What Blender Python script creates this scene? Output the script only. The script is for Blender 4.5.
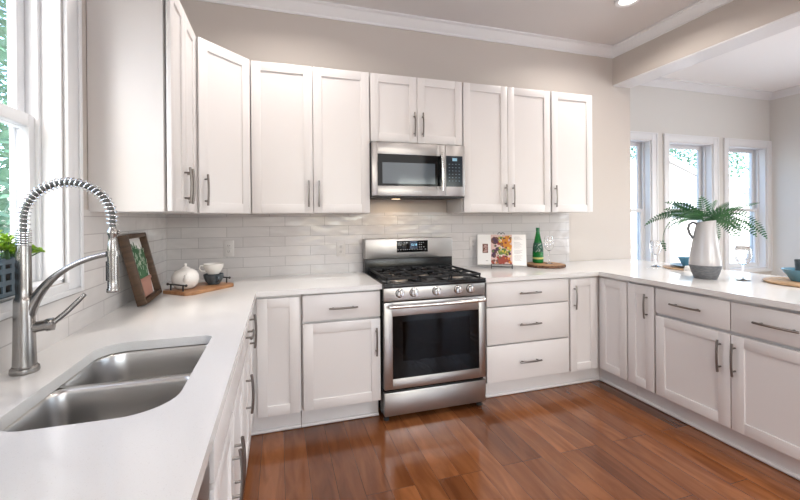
import bpy, bmesh, math, random
from math import pi, sin, cos, radians
from mathutils import Vector, Matrix

random.seed(7)
scene = bpy.context.scene
COL = scene.collection
for o in list(bpy.data.objects):
    bpy.data.objects.remove(o, do_unlink=True)

# ------------------------------------------------------------------ camera
cam_d = bpy.data.cameras.new('camera')
cam = bpy.data.objects.new('camera', cam_d)
COL.objects.link(cam)
cam_d.sensor_width = 36.0
cam_d.lens = 380.55 / 800 * 36
cam_d.shift_x = (400 - 391.41) / 800
cam_d.shift_y = (218.47 - 250) / 800
cam_d.clip_start = 0.02
cam_d.clip_end = 200
_yaw, _pit, _roll = radians(16.4736), radians(-0.105), -0.0079
_r = Vector((cos(_yaw), -sin(_yaw), 0))
_f = Vector((sin(_yaw), cos(_yaw), 0))
_u = Vector((0, 0, 1))
_F = _f * cos(_pit) + _u * sin(_pit)
_U = _u * cos(_pit) - _f * sin(_pit)
_R2 = _r * cos(_roll) + _U * sin(_roll)
_U2 = _U * cos(_roll) - _r * sin(_roll)
_m = Matrix((_R2, _U2, -_F)).transposed().to_4x4()
_m.translation = Vector((-0.6541, -3.0742, 1.3611))
cam.matrix_world = _m
scene.camera = cam

# ------------------------------------------------------------------ world, exposure, big lights
scene.view_settings.view_transform = 'Standard'
scene.view_settings.look = 'None'
scene.view_settings.gamma = 1
scene.view_settings.use_curve_mapping = False
scene.view_settings.exposure = -0.5
scene.cycles.use_denoising = True
scene.cycles.max_bounces = 10
scene.cycles.diffuse_bounces = 6
scene.cycles.glossy_bounces = 4
scene.cycles.transparent_max_bounces = 16
scene.cycles.caustics_reflective = False
scene.cycles.caustics_refractive = False

world = bpy.data.worlds.new('sky')
scene.world = world
world.use_nodes = True
wn = world.node_tree
wn.nodes.clear()
w_out = wn.nodes.new('ShaderNodeOutputWorld')
w_bg = wn.nodes.new('ShaderNodeBackground')
w_sky = wn.nodes.new('ShaderNodeTexSky')
w_sky.sky_type = 'NISHITA'
w_sky.sun_disc = False
w_sky.sun_elevation = radians(48)
w_sky.sun_rotation = radians(200)
w_sky.air_density = 1.0
w_sky.dust_density = 3.0
w_bg.inputs['Strength'].default_value = 1.6
wn.links.new(w_sky.outputs[0], w_bg.inputs[0])
wn.links.new(w_bg.outputs[0], w_out.inputs[0])


def area_light(name, loc, direction, sx, sy, power, color=(1, 1, 1), portal=False, spread=180):
    d = bpy.data.lights.new(name, 'AREA')
    d.shape = 'RECTANGLE'
    d.size, d.size_y = sx, sy
    d.energy = power
    d.color = color
    d.spread = radians(spread)
    o = bpy.data.objects.new(name, d)
    COL.objects.link(o)
    o.location = loc
    o.rotation_euler = Vector(direction).to_track_quat('-Z', 'Y').to_euler()
    if portal:
        d.cycles.is_portal = True
    return o


# daylight through the windows is sampled through portals
area_light('portal_sink_window', (-1.66, -1.79, 1.77), (1, 0, 0), 1.4, 0.95, 1, portal=True)
area_light('portal_dining_windows', (4.45, 0.76, 1.45), (0, -1, 0), 3.2, 2.0, 1, portal=True)
area_light('portal_side_windows', (6.20, -2.8, 1.4), (-1, 0, 0), 2.6, 5.0, 1, portal=True)
area_light('portal_rear_glazing', (1.7, -6.45, 1.2), (0, 1, 0), 4.2, 2.5, 1, portal=True)
# fill lamp added behind the camera to brighten the kitchen
area_light('soft_fill', (0.7, -5.7, 2.3), (0.0, 0.9, -0.15), 3.6, 1.3, 62, color=(1.0, 0.99, 0.98))
# fill lamp added at the unseen side windows, tilted up to brighten the dining room
area_light('side_fill', (5.90, -3.0, 1.35), (-1, 0.12, 0.5), 2.3, 3.9, 185, color=(0.93, 0.97, 1.0))


# ------------------------------------------------------------------ materials
MATS = {}


def lin(c):
    return tuple(((x / 255) / 12.92 if x / 255 <= .04045 else ((x / 255 + .055) / 1.055) ** 2.4) for x in c)


def mat(name, color, rough=0.5, metal=0.0, spec=0.5, coat=0.0, noise=None, bump=None, emit=None):
    if name in MATS:
        return MATS[name]
    m = bpy.data.materials.new(name)
    m.use_nodes = True
    nt = m.node_tree
    b = nt.nodes['Principled BSDF']
    b.inputs['Base Color'].default_value = (*color, 1)
    b.inputs['Roughness'].default_value = rough
    b.inputs['Metallic'].default_value = metal
    b.inputs['Specular IOR Level'].default_value = spec
    b.inputs['Coat Weight'].default_value = coat
    b.inputs['Coat Roughness'].default_value = 0.06
    if emit:
        b.inputs['Emission Color'].default_value = (*emit[0], 1)
        b.inputs['Emission Strength'].default_value = emit[1]
    tc = nt.nodes.new('ShaderNodeTexCoord')
    if noise:  # (scale, colour2, contrast-low, contrast-high, stretch)
        sc, c2, lo, hi, st = noise
        mp = nt.nodes.new('ShaderNodeMapping')
        mp.inputs['Scale'].default_value = st
        n = nt.nodes.new('ShaderNodeTexNoise')
        n.inputs['Scale'].default_value = sc
        n.inputs['Detail'].default_value = 5
        r = nt.nodes.new('ShaderNodeValToRGB')
        r.color_ramp.elements[0].position = lo
        r.color_ramp.elements[0].color = (*color, 1)
        r.color_ramp.elements[1].position = hi
        r.color_ramp.elements[1].color = (*c2, 1)
        nt.links.new(tc.outputs['Object'], mp.inputs[0])
        nt.links.new(mp.outputs[0], n.inputs[0])
        nt.links.new(n.outputs[0], r.inputs[0])
        nt.links.new(r.outputs[0], b.inputs['Base Color'])
    if bump:  # (scale, strength, stretch)
        mp = nt.nodes.new('ShaderNodeMapping')
        mp.inputs['Scale'].default_value = bump[2]
        n = nt.nodes.new('ShaderNodeTexNoise')
        n.inputs['Scale'].default_value = bump[0]
        n.inputs['Detail'].default_value = 3
        bp = nt.nodes.new('ShaderNodeBump')
        bp.inputs['Strength'].default_value = bump[1]
        bp.inputs['Distance'].default_value = 0.01
        nt.links.new(tc.outputs['Object'], mp.inputs[0])
        nt.links.new(mp.outputs[0], n.inputs[0])
        nt.links.new(n.outputs[0], bp.inputs['Height'])
        nt.links.new(bp.outputs[0], b.inputs['Normal'])
    MATS[name] = m
    return m


def glass(name, tint=(1, 1, 1), ior=1.45, refl=1.0, diffuse=None, power=5):
    m = bpy.data.materials.new(name)
    m.use_nodes = True
    nt = m.node_tree
    nt.nodes.clear()
    out = nt.nodes.new('ShaderNodeOutputMaterial')
    tr = nt.nodes.new('ShaderNodeBsdfTransparent')
    tr.inputs[0].default_value = (*tint, 1)
    gl = nt.nodes.new('ShaderNodeBsdfGlossy')
    gl.inputs['Roughness'].default_value = 0.02
    gl.inputs[0].default_value = (refl, refl, refl, 1)
    # reflectance by viewing angle (Schlick), the same on both faces of the pane
    lw = nt.nodes.new('ShaderNodeLayerWeight')
    lw.inputs[0].default_value = 0.5
    pw = nt.nodes.new('ShaderNodeMath')
    pw.operation = 'POWER'
    pw.inputs[1].default_value = power
    fr = nt.nodes.new('ShaderNodeMath')
    fr.operation = 'MULTIPLY_ADD'
    f0 = ((ior - 1) / (ior + 1)) ** 2
    fr.inputs[1].default_value = 1 - f0
    fr.inputs[2].default_value = f0
    nt.links.new(lw.outputs['Facing'], pw.inputs[0])
    nt.links.new(pw.outputs[0], fr.inputs[0])
    mx = nt.nodes.new('ShaderNodeMixShader')
    nt.links.new(fr.outputs[0], mx.inputs[0])
    src = tr
    if diffuse:
        df = nt.nodes.new('ShaderNodeBsdfDiffuse')
        df.inputs[0].default_value = (*diffuse[0], 1)
        m2 = nt.nodes.new('ShaderNodeMixShader')
        m2.inputs[0].default_value = diffuse[1]
        nt.links.new(tr.outputs[0], m2.inputs[1])
        nt.links.new(df.outputs[0], m2.inputs[2])
        src = m2
    nt.links.new(src.outputs[0], mx.inputs[1])
    nt.links.new(gl.outputs[0], mx.inputs[2])
    nt.links.new(mx.outputs[0], out.inputs[0])
    return m


def brick_mat(name, axes, bw, rh, mortar, c1, c2, cm, rough, offset=0.5, freq=2, grain=None, bump_wave=None,
              bump_mortar=0.3, spec=0.5, coat=0.0, bias=0.0):
    m = bpy.data.materials.new(name)
    m.use_nodes = True
    nt = m.node_tree
    L = nt.links.new
    b = nt.nodes['Principled BSDF']
    b.inputs['Roughness'].default_value = rough
    b.inputs['Specular IOR Level'].default_value = spec
    b.inputs['Coat Weight'].default_value = coat
    b.inputs['Coat Roughness'].default_value = 0.08
    geo = nt.nodes.new('ShaderNodeNewGeometry')
    sp = nt.nodes.new('ShaderNodeSeparateXYZ')
    cb = nt.nodes.new('ShaderNodeCombineXYZ')
    L(geo.outputs['Position'], sp.inputs[0])
    L(sp.outputs['XYZ'.index(axes[0])], cb.inputs[0])
    L(sp.outputs['XYZ'.index(axes[1])], cb.inputs[1])
    br = nt.nodes.new('ShaderNodeTexBrick')
    br.offset = offset
    br.offset_frequency = freq
    br.inputs['Scale'].default_value = 1
    br.inputs['Brick Width'].default_value = bw
    br.inputs['Row Height'].default_value = rh
    br.inputs['Mortar Size'].default_value = mortar
    br.inputs['Mortar Smooth'].default_value = 0.3
    br.inputs['Bias'].default_value = bias
    br.inputs['Color1'].default_value = (*c1, 1)
    br.inputs['Color2'].default_value = (*c2, 1)
    br.inputs['Mortar'].default_value = (*cm, 1)
    L(cb.outputs[0], br.inputs[0])
    col = br.outputs['Color']
    nrm = None
    if grain:  # (stretch, colour multiplier dark, strength)
        mp = nt.nodes.new('ShaderNodeMapping')
        mp.inputs['Scale'].default_value = grain[0]
        # each plank gets its own piece of grain
        ad = nt.nodes.new('ShaderNodeVectorMath')
        ad.operation = 'MULTIPLY_ADD'
        ad.inputs[1].default_value = (37, 19, 53)
        L(br.outputs['Color'], ad.inputs[0])
        L(cb.outputs[0], ad.inputs[2])
        L(ad.outputs[0], mp.inputs[0])
        n = nt.nodes.new('ShaderNodeTexNoise')
        n.inputs['Scale'].default_value = 1
        n.inputs['Detail'].default_value = 6
        n.inputs['Distortion'].default_value = 1.2
        L(mp.outputs[0], n.inputs[0])
        r = nt.nodes.new('ShaderNodeValToRGB')
        r.color_ramp.elements[0].position = 0.35
        r.color_ramp.elements[0].color = (*grain[1], 1)
        r.color_ramp.elements[1].position = 0.65
        r.color_ramp.elements[1].color = (1, 1, 1, 1)
        L(n.outputs[0], r.inputs[0])
        mx = nt.nodes.new('ShaderNodeMix')
        mx.data_type = 'RGBA'
        mx.blend_type = 'MULTIPLY'
        mx.inputs['Factor'].default_value = grain[2]
        L(col, mx.inputs['A'])
        L(r.outputs[0], mx.inputs['B'])
        col = mx.outputs['Result']
    L(col, b.inputs['Base Color'])
    bp = nt.nodes.new('ShaderNodeBump')
    bp.inputs['Strength'].default_value = bump_mortar
    bp.inputs['Distance'].default_value = 0.004
    bp.invert = True
    L(br.outputs['Fac'], bp.inputs['Height'])
    nrm = bp
    if bump_wave:
        n2 = nt.nodes.new('ShaderNodeTexNoise')
        n2.inputs['Scale'].default_value = 1
        n2.inputs['Detail'].default_value = 0.5
        mp2 = nt.nodes.new('ShaderNodeMapping')
        mp2.inputs['Scale'].default_value = bump_wave[0]
        L(cb.outputs[0], mp2.inputs[0])
        L(mp2.outputs[0], n2.inputs[0])
        b2 = nt.nodes.new('ShaderNodeBump')
        b2.inputs['Strength'].default_value = bump_wave[1]
        b2.inputs['Distance'].default_value = 0.02
        L(n2.outputs[0], b2.inputs['Height'])
        L(bp.outputs[0], b2.inputs['Normal'])
        nrm = b2
    L(nrm.outputs[0], b.inputs['Normal'])
    return m


M_CAB = mat('cabinet_paint', (0.70, 0.682, 0.674), 0.34)
M_GAP = mat('cabinet_edge', (0.62, 0.60, 0.58), 0.5)
M_WALL = mat('greige_wall', (0.53, 0.487, 0.450), 0.65, bump=(260, 0.04, (1, 1, 1)))
M_WALLD = mat('dining_wall', (0.62, 0.61, 0.585), 0.65)
M_CEIL = mat('ceiling_dimmed', (0.64, 0.63, 0.63), 0.8)  # kitchen part of the ceiling, colour darkened for its dimmer light
M_CEILD = mat('ceiling_daylit', (0.90, 0.905, 0.905), 0.8)  # dining part whitened, its brighter daylight put into the colour
M_TRIM = mat('white_trim', (0.72, 0.73, 0.745), 0.35)
M_QUARTZ = mat('white_quartz', (0.73, 0.725, 0.715), 0.11, noise=(420, (0.60, 0.58, 0.56), 0.62, 0.74, (1, 1, 1)))
M_STEEL = mat('brushed_steel', (0.41, 0.395, 0.385), 0.33, metal=1, bump=(5, 0.03, (1, 1, 300)))
M_STEELH = mat('steel_handle', (0.66, 0.65, 0.63), 0.2, metal=1)
M_SINK = mat('sink_steel', (0.54, 0.53, 0.515), 0.29, metal=1, bump=(4, 0.03, (200, 1, 1)))
M_NICKEL = mat('brushed_nickel', (0.33, 0.315, 0.30), 0.27, metal=1)
M_PULL = mat('pull_nickel', (0.23, 0.21, 0.195), 0.3, metal=1)
M_BLACKGL = mat('black_glass', (0.003, 0.0035, 0.004), 0.06, spec=0.2)
M_BLACK = mat('black_enamel', (0.007, 0.008, 0.0095), 0.22, spec=0.4)
M_IRON = mat('cast_iron', (0.012, 0.0125, 0.014), 0.55, spec=0.35)
M_DARK = mat('dark_metal', (0.03, 0.03, 0.03), 0.5)
M_BRASS = mat('burner_alloy', (0.55, 0.50, 0.45), 0.3, metal=1)
M_WOODD = mat('walnut_wood', (0.055, 0.030, 0.016), 0.45, noise=(6, (0.11, 0.062, 0.033), 0.35, 0.7, (1, 1, 8)))
M_WOODT = mat('acacia_wood', (0.27, 0.12, 0.05), 0.4, noise=(8, (0.46, 0.25, 0.12), 0.35, 0.7, (1, 6, 1)))
M_WOODL = mat('light_wood', (0.50, 0.34, 0.20), 0.5, noise=(10, (0.33, 0.20, 0.11), 0.4, 0.7, (5, 1, 1)))
M_BARK = mat('bark', (0.07, 0.035, 0.02), 0.9, noise=(60, (0.22, 0.11, 0.06), 0.4, 0.65, (1, 1, 1)), bump=(70, 0.8, (1, 1, 1)))
M_CERW = mat('white_ceramic', (0.78, 0.76, 0.72), 0.25)
M_CERS = mat('speckled_ceramic', (0.80, 0.78, 0.75), 0.2, noise=(160, (0.55, 0.53, 0.5), 0.66, 0.72, (1, 1, 1)))
M_CERB = mat('slate_blue_ceramic', (0.045, 0.062, 0.075), 0.3, noise=(30, (0.09, 0.115, 0.13), 0.4, 0.7, (1, 1, 1)))
M_CERC = mat('sky_blue_ceramic', (0.10, 0.25, 0.35), 0.22)
M_CERG = mat('grey_clay', (0.105, 0.11, 0.12), 0.6, noise=(40, (0.17, 0.175, 0.185), 0.4, 0.7, (1, 1, 3)))
M_JUG = mat('jug_glaze', (0.47, 0.46, 0.47), 0.18, coat=0.4)
M_PAPER = mat('paper', (0.82, 0.81, 0.79), 0.7)
M_INK = mat('ink', (0.33, 0.33, 0.34), 0.8)
M_PLATEW = mat('outlet_plastic', (0.60, 0.58, 0.565), 0.35)
M_SLOT = mat('outlet_slot', (0.10, 0.10, 0.10), 0.5)
M_LEAF = mat('fern_leaf', (0.025, 0.10, 0.045), 0.5, noise=(14, (0.06, 0.20, 0.06), 0.35, 0.7, (1, 1, 1)))
M_LIME = mat('lime_leaf', (0.36, 0.56, 0.05), 0.5, noise=(40, (0.16, 0.38, 0.03), 0.4, 0.7, (1, 1, 1)))
M_STEM = mat('stem', (0.05, 0.12, 0.03), 0.6)
M_BASK = mat('blue_grey_metal', (0.10, 0.15, 0.19), 0.45)
M_TERRA = mat('terracotta', (0.42, 0.22, 0.17), 0.8)
M_CACT = mat('cactus_green', (0.05, 0.13, 0.06), 0.7)
M_NAP = mat('napkin_linen', (0.80, 0.79, 0.77), 0.9)
M_LENS = mat('lamp_lens', (1, 1, 1), 0.4, emit=((1.0, 0.92, 0.82), 14))
M_DISP = mat('display_blue', (0.02, 0.05, 0.1), 0.3, emit=((0.35, 0.75, 1.0), 1.6))
M_LEGEND = mat('legend_white', (0.55, 0.58, 0.62), 0.5)
M_DISPB = mat('display_dark', (0.006, 0.02, 0.05), 0.1)
M_CAVITY = mat('oven_cavity', (0.085, 0.075, 0.05), 0.5)
M_CHROME = mat('chrome', (0.75, 0.76, 0.77), 0.08, metal=1)
M_RUBBER = mat('rubber', (0.02, 0.02, 0.02), 0.7)
M_FRUIT = [mat('photo_orange', (0.62, 0.24, 0.03), 0.6), mat('photo_red', (0.30, 0.05, 0.03), 0.6),
           mat('photo_brown', (0.16, 0.07, 0.05), 0.6), mat('photo_plum', (0.07, 0.03, 0.06), 0.6),
           mat('photo_yellow', (0.65, 0.50, 0.08), 0.6), mat('photo_green', (0.12, 0.20, 0.04), 0.6)]
M_PHOTO = mat('photo_ground', (0.62, 0.44, 0.40), 0.6)
M_GLASS = glass('window_glass', (0.97, 0.985, 0.985), 1.25)
M_WINE = mat('crystal', (1, 1, 1), 0.0)
M_WINE.node_tree.nodes['Principled BSDF'].inputs['Transmission Weight'].default_value = 1.0
M_WINE.node_tree.nodes['Principled BSDF'].inputs['IOR'].default_value = 1.45
M_OVENGL = glass('oven_glass', (0.16, 0.165, 0.15), 1.35, refl=.5)
M_BOTTLE = glass('green_glass', (0.02, 0.42, 0.10), 1.5, diffuse=((0.01, 0.30, 0.06), 0.45))
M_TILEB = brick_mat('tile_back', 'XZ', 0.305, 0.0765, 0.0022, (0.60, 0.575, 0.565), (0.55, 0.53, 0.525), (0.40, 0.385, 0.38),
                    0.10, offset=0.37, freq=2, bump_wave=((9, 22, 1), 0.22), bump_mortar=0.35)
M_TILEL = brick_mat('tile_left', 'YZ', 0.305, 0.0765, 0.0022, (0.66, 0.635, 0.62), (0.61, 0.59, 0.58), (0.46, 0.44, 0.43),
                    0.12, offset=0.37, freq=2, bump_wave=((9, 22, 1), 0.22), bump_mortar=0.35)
M_FLOOR = brick_mat('plank_floor', 'YX', 1.25, 0.127, 0.0012, (0.31, 0.118, 0.044), (0.150, 0.052, 0.019), (0.06, 0.025, 0.012),
                    0.16, offset=0.37, freq=3, grain=((2.4, 14, 1), (0.55, 0.47, 0.40), 0.8), bump_mortar=0.25, coat=0.2)
M_GLARE = mat('glare_paled_ground', (0.50, 0.49, 0.46), 0.9, noise=(3, (0.42, 0.42, 0.38), 0.3, 0.7, (1, 1, 1)))  # ground colour paled to imitate the glare of overexposed daylight
M_TREE = mat('tree_leaf', (0.09, 0.24, 0.13), 0.7, noise=(2, (0.22, 0.40, 0.26), 0.35, 0.7, (1, 1, 1)))
M_TREE2 = mat('tree_leaf_far', (0.14, 0.30, 0.20), 0.7, noise=(1, (0.26, 0.42, 0.32), 0.35, 0.7, (1, 1, 1)))
M_TRUNK = mat('tree_bark', (0.12, 0.08, 0.055), 0.9)
M_SIDING = mat('white_siding', (0.80, 0.80, 0.78), 0.6)
M_ROOF = mat('pale_roof', (0.55, 0.53, 0.52), 0.8)
M_HGLASS = mat('house_window_glass', (0.25, 0.31, 0.36), 0.1)


# ------------------------------------------------------------------ mesh helpers
MW = {}          # world matrices of the Empties and parts


def wm(o):
    return MW.get(o.name, Matrix.Identity(4)) if o else Matrix.Identity(4)


class MB:
    def __init__(s):
        s.bm = bmesh.new()

    def _add(s, verts, faces, M=None):
        vs = [s.bm.verts.new(M @ Vector(v) if M else v) for v in verts]
        out = []
        for f in faces:
            try:
                out.append(s.bm.faces.new([vs[i] for i in f]))
            except ValueError:
                pass
        return vs, out

    def box(s, x0, x1, y0, y1, z0, z1, bev=0.0, M=None, seg=2):
        x0, x1 = min(x0, x1), max(x0, x1)
        y0, y1 = min(y0, y1), max(y0, y1)
        z0, z1 = min(z0, z1), max(z0, z1)
        v = [(x0, y0, z0), (x1, y0, z0), (x1, y1, z0), (x0, y1, z0), (x0, y0, z1), (x1, y0, z1), (x1, y1, z1), (x0, y1, z1)]
        f = [(3, 2, 1, 0), (4, 5, 6, 7), (0, 1, 5, 4), (1, 2, 6, 5), (2, 3, 7, 6), (3, 0, 4, 7)]
        vs, fs = s._add(v, f, M)
        if bev > 0:
            ed = {e for fc in fs for e in fc.edges}
            bmesh.ops.bevel(s.bm, geom=list(ed), offset=bev, segments=seg, affect='EDGES', profile=0.5)
        return s

    def prism(s, poly, z0, z1, M=None, bev=0.0):
        n = len(poly)
        area = sum(poly[i][0] * poly[(i + 1) % n][1] - poly[(i + 1) % n][0] * poly[i][1] for i in range(n))
        if area < 0:
            poly = poly[::-1]
        v = [(x, y, z0) for x, y in poly] + [(x, y, z1) for x, y in poly]
        f = [tuple(range(n - 1, -1, -1)), tuple(range(n, 2 * n))] + [(i, (i + 1) % n, n + (i + 1) % n, n + i) for i in range(n)]
        vs, fs = s._add(v, f, M)
        if bev > 0:
            ed = {e for fc in fs[:2] for e in fc.edges}
            bmesh.ops.bevel(s.bm, geom=list(ed), offset=bev, segments=2, affect='EDGES', profile=0.5)
        return s

    def loft(s, rings, closed=True, cap0=False, cap1=False, M=None):
        n = len(rings[0])
        v = [p for r in rings for p in r]
        f = []
        for i in range(len(rings) - 1):
            for j in range(n if closed else n - 1):
                a, b = i * n + j, i * n + (j + 1) % n
                f.append((a, b, b + n, a + n))
        if cap0:
            f.append(tuple(range(n - 1, -1, -1)))
        if cap1:
            k = (len(rings) - 1) * n
            f.append(tuple(range(k, k + n)))
        s._add(v, f, M)
        return s

    def lathe(s, prof, n=28, c=(0, 0, 0), M=None):
        """prof: (r, z) from bottom to top; r = 0 ends are closed with fans"""
        rings = []
        for r, z in prof:
            rr = max(r, 1e-5)
            rings.append([(c[0] + rr * cos(2 * pi * k / n), c[1] + rr * sin(2 * pi * k / n), c[2] + z) for k in range(n)])
        return s.loft(rings, True, True, True, M)

    def tube(s, pts, r, n=10, cap=True, M=None, flat=None):
        pts = [Vector(p) for p in pts]
        rs = r if isinstance(r, (list, tuple)) else [r] * len(pts)
        rings = []
        t0 = (pts[1] - pts[0]).normalized()
        ref = Vector((0, 0, 1)) if abs(t0.z) < 0.9 else Vector((1, 0, 0))
        nrm = (ref - t0 * ref.dot(t0)).normalized()
        for i, p in enumerate(pts):
            t = (pts[min(i + 1, len(pts) - 1)] - pts[max(i - 1, 0)]).normalized()
            nrm = (nrm - t * nrm.dot(t)).normalized()
            bn = t.cross(nrm)
            fl = flat or 1.0
            rings.append([tuple(p + rs[i] * (cos(2 * pi * k / n) * nrm * fl + sin(2 * pi * k / n) * bn)) for k in range(n)])
        return s.loft(rings, True, cap, cap, M)

    def sphere(s, c, r, n=16, sz=1.0, M=None):
        prof = [(r * sin(pi * k / (n // 2)), -r * sz * cos(pi * k / (n // 2))) for k in range(n // 2 + 1)]
        return s.lathe(prof, n, c, M)

    def build(s, name, m, parent=None, local=False, sharp=38, origin=None):
        bmesh.ops.recalc_face_normals(s.bm, faces=s.bm.faces[:])
        me = bpy.data.meshes.new(name)
        s.bm.to_mesh(me)
        s.bm.free()
        me.materials.append(m)
        return link_mesh(name, me, parent, local, sharp, origin)


def link_mesh(name, me, parent=None, local=False, sharp=38, origin=None):
    o = bpy.data.objects.new(name, me)
    COL.objects.link(o)
    if parent is not None:
        o.parent = parent
        MW[o.name] = wm(parent)
        if not local:
            me.transform(wm(parent).inverted())
    else:
        if origin is None:
            xs = [v.co for v in me.vertices]
            lo = [min(v[i] for v in xs) for i in range(3)]
            hi = [max(v[i] for v in xs) for i in range(3)]
            origin = ((lo[0] + hi[0]) / 2, (lo[1] + hi[1]) / 2, lo[2])
        me.transform(Matrix.Translation(Vector(origin)).inverted())
        o.location = origin
        MW[o.name] = Matrix.Translation(Vector(origin))
    me.polygons.foreach_set('use_smooth', [True] * len(me.polygons))
    me.set_sharp_from_angle(angle=radians(sharp))
    return o


def tag(o, label, cat, group=None, kind=None):
    o['label'] = label
    o['category'] = cat
    if group:
        o['group'] = group
    if kind:
        o['kind'] = kind
    return o


def struct(o, label=None):
    o['kind'] = 'structure'
    if label:
        o['label'] = label
    return o


def thing(name, label, cat, loc, rz=0.0, group=None, tilt=None):
    o = bpy.data.objects.new(name, None)
    COL.objects.link(o)
    o.location = loc
    o.rotation_euler = (0, 0, rz)
    o.empty_display_size = 0.1
    MW[o.name] = Matrix.Translation(Vector(loc)) @ Matrix.Rotation(rz, 4, 'Z')
    if label:
        tag(o, label, cat, group)
    return o


def curve_plate(outer, holes, z0, z1):
    """flat plate with holes as a mesh (curve fill)"""
    cu = bpy.data.curves.new('plate', 'CURVE')
    cu.dimensions = '2D'
    cu.fill_mode = 'BOTH'
    cu.extrude = (z1 - z0) / 2
    for poly in [outer] + holes:
        sp = cu.splines.new('POLY')
        sp.points.add(len(poly) - 1)
        for i, (x, y) in enumerate(poly):
            sp.points[i].co = (x, y, 0, 1)
        sp.use_cyclic_u = True
    ob = bpy.data.objects.new('plate', cu)
    COL.objects.link(ob)
    bpy.context.view_layer.update()
    me = bpy.data.meshes.new_from_object(ob.evaluated_get(bpy.context.evaluated_depsgraph_get()))
    bpy.data.objects.remove(ob, do_unlink=True)
    bpy.data.curves.remove(cu)
    me.transform(Matrix.Translation((0, 0, (z0 + z1) / 2)))
    bm = bmesh.new()
    bm.from_mesh(me)
    bmesh.ops.remove_doubles(bm, verts=bm.verts[:], dist=1e-5)
    bmesh.ops.recalc_face_normals(bm, faces=bm.faces[:])
    bm.to_mesh(me)
    bm.free()
    return me


def text_mesh(txt, size):
    cu = bpy.data.curves.new('txt', 'FONT')
    cu.body = txt
    cu.size = size
    cu.align_x = 'CENTER'
    cu.align_y = 'CENTER'
    cu.extrude = 0.0004
    ob = bpy.data.objects.new('txt', cu)
    COL.objects.link(ob)
    bpy.context.view_layer.update()
    me = bpy.data.meshes.new_from_object(ob.evaluated_get(bpy.context.evaluated_depsgraph_get()))
    bpy.data.objects.remove(ob, do_unlink=True)
    bpy.data.curves.remove(cu)
    return me


def rrect(x0, x1, y0, y1, rad, n=7):
    """rounded rectangle, rad = 4 radii for (x1,y1), (x0,y1), (x0,y0), (x1,y0)"""
    if not isinstance(rad, (list, tuple)):
        rad = [rad] * 4
    out = []
    for (cx, cy, a0), r in zip(((x1, y1, 0), (x0, y1, 90), (x0, y0, 180), (x1, y0, 270)), rad):
        sx = -1 if cx == x1 else 1
        sy = -1 if cy == y1 else 1
        for k in range(n + 1):
            a = radians(a0 + 90 * k / n)
            out.append((cx + sx * r + r * cos(a), cy + sy * r + r * sin(a)))
    return out


# ------------------------------------------------------------------ room shell
XL, XE, XR = -1.434, 2.84, 5.95        # left wall, end of the back wall, dining right wall
YD, YR = 0.535, -6.2                   # dining window wall, rear wall
ZC = 3.05
BX0 = 2.615                            # kitchen face of the beam
ZB = 2.693

struct(MB().box(XL - 0.2, XR + 0.2, YR - 0.2, YD + 0.2, -0.1, 0).build('floor', M_FLOOR))
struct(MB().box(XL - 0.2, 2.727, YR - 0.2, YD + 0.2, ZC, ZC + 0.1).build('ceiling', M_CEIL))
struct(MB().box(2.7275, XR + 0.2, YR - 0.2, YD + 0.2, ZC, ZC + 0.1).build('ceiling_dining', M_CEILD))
# left wall with the sink window opening
WY0, WY1, WZ0, WZ1 = -2.235, -1.345, 1.128, 2.42
w = MB()
w.box(XL - 0.15, XL, YR, WY0, 0, ZC).box(XL - 0.15, XL, WY1, 0.12, 0, ZC)
w.box(XL - 0.15, XL, WY0, WY1, 0, WZ0).box(XL - 0.15, XL, WY0, WY1, WZ1, ZC)
struct(w.build('wall_left', M_WALL))
struct(MB().box(XL, XE, 0, 0.14, 0, ZC).build('wall_back', M_WALL))
struct(MB().box(XE - 0.14, XE, 0.14, YD + 0.2, 0, ZC).build('wall_return', M_WALLD))
# dining wall with three windows
DW = [(3.00, 3.77), (4.065, 4.83), (5.12, 5.865)]
DZ0, DZ1 = 0.62, 2.295
w = MB()
xs = [XE] + [v for a in DW for v in a] + [XR + 0.2]
for i in range(0, len(xs), 2):
    w.box(xs[i], xs[i + 1], YD, YD + 0.2, 0, ZC)
for a, b in DW:
    w.box(a, b, YD, YD + 0.2, 0, DZ0).box(a, b, YD, YD + 0.2, DZ1, ZC)
struct(w.build('wall_dining', M_WALLD))
RW = [(-2.7, -1.0), (-4.9, -3.2)]     # two wide windows on the dining side wall
w = MB()
ys = sorted([YR] + [v for a in RW for v in a] + [YD])
for i in range(0, len(ys), 2):
    w.box(XR, XR + 0.2, ys[i], ys[i + 1], 0, ZC)
for a, b in RW:
    w.box(XR, XR + 0.2, a, b, 0, .2).box(XR, XR + 0.2, a, b, 2.5, ZC)
struct(w.build('wall_right', M_WALLD))
# rear wall, glazed openings behind the camera
w = MB()
RG = [(-0.3, 1.5), (2.0, 3.7)]
xs = [XL - 0.2] + [v for a in RG for v in a] + [XR + 0.2]
for i in range(0, len(xs), 2):
    w.box(xs[i], xs[i + 1], YR - 0.2, YR, 0, ZC)
for a, b in RG:
    w.box(a, b, YR - 0.2, YR, 2.4, ZC)
struct(w.build('wall_rear', M_WALL))
struct(MB().box(BX0, XE, YR, 0, ZB, ZC).build('beam', M_WALL))
struct(MB().box(BX0 + 0.004, XE + 0.006, YR, -0.001, ZB - 0.012, ZB - 0.0005).build('trim_3', M_TRIM))


def crown(x0, x1, y0, y1, name):
    prof = [(0, -0.088), (0.012, -0.088), (0.016, -0.074), (0.030, -0.064), (0.052, -0.038), (0.066, -0.020), (0.082, -0.016), (0.086, -0.012), (0.086, 0), (0, 0)]
    rings = []
    for d, z in prof:
        rings.append([(x0 + d, y0 + d, ZC + z), (x1 - d, y0 + d, ZC + z), (x1 - d, y1 - d, ZC + z), (x0 + d, y1 - d, ZC + z)])
    struct(MB().loft(rings).build(name, M_TRIM, sharp=20))


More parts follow.
